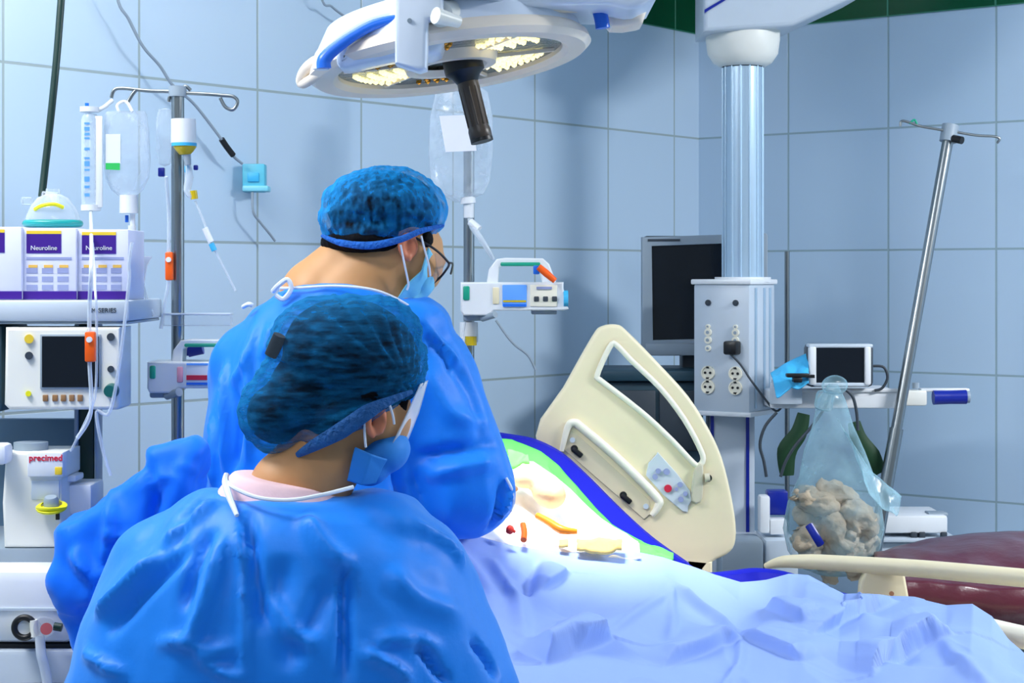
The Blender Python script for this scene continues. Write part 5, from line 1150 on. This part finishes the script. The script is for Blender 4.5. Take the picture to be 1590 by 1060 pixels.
    # gown
    b = B(); rings = [(1800, 450, .32, .22), (1500, 452, .32, .21), (1250, 455, .325, .20), (1130, 456, .33, .20), (1060, 455, .325, .195), (1000, 452, .308, .19), (950, 448, .288, .185), (905, 445, .268, .175), (870, 448, .250, .165), (835, 448, .214, .155), (808, 446, .175, .14), (790, 444, .145, .125), (775, 443, .118, .11), (766, 442, .10, .10)]
    loft(b, [(P(cx, py, D), w, d) for py, cx, w, d in rings], 64, 2.15)
    for s in (-1, 1): caps(b, P(450+190*s, 885, D), P(450+262*s, 1090, D+.04), .085, .088); caps(b, P(450+262*s, 1090, D+.04), P(450+205*s, 1120, D+.26), .07, .05)
    ell(b, P(300, 808, D), (.06, .09, .035), Matrix.Rotation(R(-35), 3, 'Y')); ell(b, P(615, 800, D), (.07, .09, .032), Matrix.Rotation(R(28), 3, 'Y'))
    me = bake(b, .0085, 14)
    Fl = [([(372, 770), (374, 850), (378, 950), (380, 1058)], .007, .010), ([(386, 790), (392, 860), (402, 930), (412, 975)], .010, -.014), ([(537, 878), (537, 950), (534, 1058)], .009, -.016), ([(470, 800), (505, 850), (545, 885)], .016, .014),
          ([(520, 900), (500, 930), (470, 990), (440, 1040)], .018, -.008), ([(250, 850), (300, 810), (345, 780)], .012, .010), ([(150, 960), (200, 910), (250, 860)], .012, .012), ([(165, 985), (230, 910), (300, 850)], .014, -.010), ([(350, 830), (330, 900), (310, 960), (290, 1010)], .012, .012), ([(330, 820), (305, 880), (285, 950)], .012, -.010),
          ([(240, 1000), (290, 995), (330, 1010), (370, 1000)], .010, .009), ([(300, 1010), (340, 1040), (390, 1058)], .010, .009), ([(560, 1010), (600, 1030), (640, 1058)], .010, .012), ([(640, 990), (680, 1040), (700, 1058)], .007, -.012), ([(580, 1000), (620, 990), (690, 1010)], .012, .007), ([(640, 810), (690, 840), (720, 880)], .010, .008), ([(420, 920), (450, 980), (500, 1000)], .014, .010),
          ([(330, 770), (300, 800), (270, 850)], .012, -.006), ([(600, 880), (650, 930), (720, 960)], .02, .008), ([(730, 990), (755, 1020), (770, 1050)], .009, -.012), ([(130, 1010), (160, 1030), (200, 1050)], .009, .008), ([(440, 860), (430, 940), (450, 1040)], .02, -.008)]
    folds(me, [(p, w*.8, h*1.6) for p, w, h in Fl], (.007, 10), 5, (1, 1, .5)); link('gown', me, M['gown'], t)
    b = B(); tube(b, [P(*p) for p in [(350, 742, D-.05), (362, 756, D-.09), (400, 772, D-.115), (450, 776, D-.125), (500, 768, D-.122), (548, 756, D-.09)]], .003, 8); obj('neck_binding', b, M['whitetrim'], t)
    b = B(); tube(b, [P(*p) for p in [(352, 736, D-.06), (350, 748, D-.07), (356, 770, D-.10), (368, 800, D-.13)]], [.004, .005, .005, .003], 8); obj('gown_tie', b, M['whitetrim'], t)
    for s in (-1, 1):
        b = B(); x = bx+.09*s; ell(b, (x, D+.05, .035), (.045, .13, .035)); ell(b, (x, D, .05), (.042, .06, .05)); me = bake(b, .01, 3)
        for v in me.vertices: v.co.z = max(v.co.z, 0)
        link('shoe', me, M['white'], t)
nurse()

# blue bundle behind the nurse's shoulder, on an instrument table
def bundle():
    D = 2.95
    t = thing('instrument_table', 'small instrument table hidden under the crumpled blue bundle at the left', 'table', (P(190, 0, D).x, D+.05, 0))
    b = B(); c = P(190, 1090, D+.05); box(b, (c.x, c.y, c.z), (.40, .30, .02), None, .006); obj('tabletop', b, M['steel'], t)
    for sx in (-1, 1):
        for sy in (-1, 1):
            b = B(); cyl(b, (c.x+sx*.18, c.y+sy*.13, 0), (c.x+sx*.18, c.y+sy*.13, c.z), .011); obj('leg', b, M['steel'], t)
    b = B(); k = D/FPX
    add_me(b, px_shape([[(220, 700), (296, 681), (314, 696), (316, 730), (260, 800), (236, 850), (228, 780)]], D+.0, .10, .03, 0))
    add_me(b, px_shape([[(56, 905), (80, 820), (118, 800), (180, 760), (235, 715), (300, 720), (300, 800), (220, 900), (130, 960), (112, 972), (80, 960)]], D-.02, .16, .045, 0))
    add_me(b, px_shape([[(76, 955), (160, 860), (300, 850), (300, 1088), (110, 1088), (100, 990)]], D+.02, .14, .04, 0))
    me = bake(b, .008, 7)
    Fl = [([(232, 720), (240, 780), (232, 840)], .010, -.02), ([(180, 762), (172, 810), (165, 860), (150, 900)], .010, .018), ([(158, 826), (200, 838), (240, 838)], .008, .016), ([(165, 835), (200, 855), (215, 865)], .012, -.016), ([(85, 815), (110, 850), (140, 890)], .010, .016), ([(105, 860), (135, 890), (150, 905)], .008, .014), ([(230, 845), (180, 870), (150, 880)], .014, -.016), ([(120, 940), (160, 900), (200, 860)], .010, .014), ([(225, 706), (270, 720), (310, 735)], .012, .012), ([(250, 690), (262, 740), (240, 800)], .012, -.010), ([(145, 895), (170, 905), (200, 880)], .01, -.012)]
    folds(me, Fl, (.010, 11), 9); tag(link('blue_bundle', me, M['gown2']), 'crumpled bundle of deep blue gown cloth behind the nurse\'s left shoulder', 'drape')
    b = B(); tube(b, [P(*p) for p in [(180, 864, D-.13), (205, 862, D-.14), (222, 852, D-.14), (240, 838, D-.12)]], .002, 6); tube(b, [P(*p) for p in [(176, 870, D-.13), (200, 872, D-.14), (222, 862, D-.14)]], .002, 6); tag(obj('loose_tie', b, M['whitetrim']), 'thin white tie string lying on the blue bundle', 'string')
bundle()
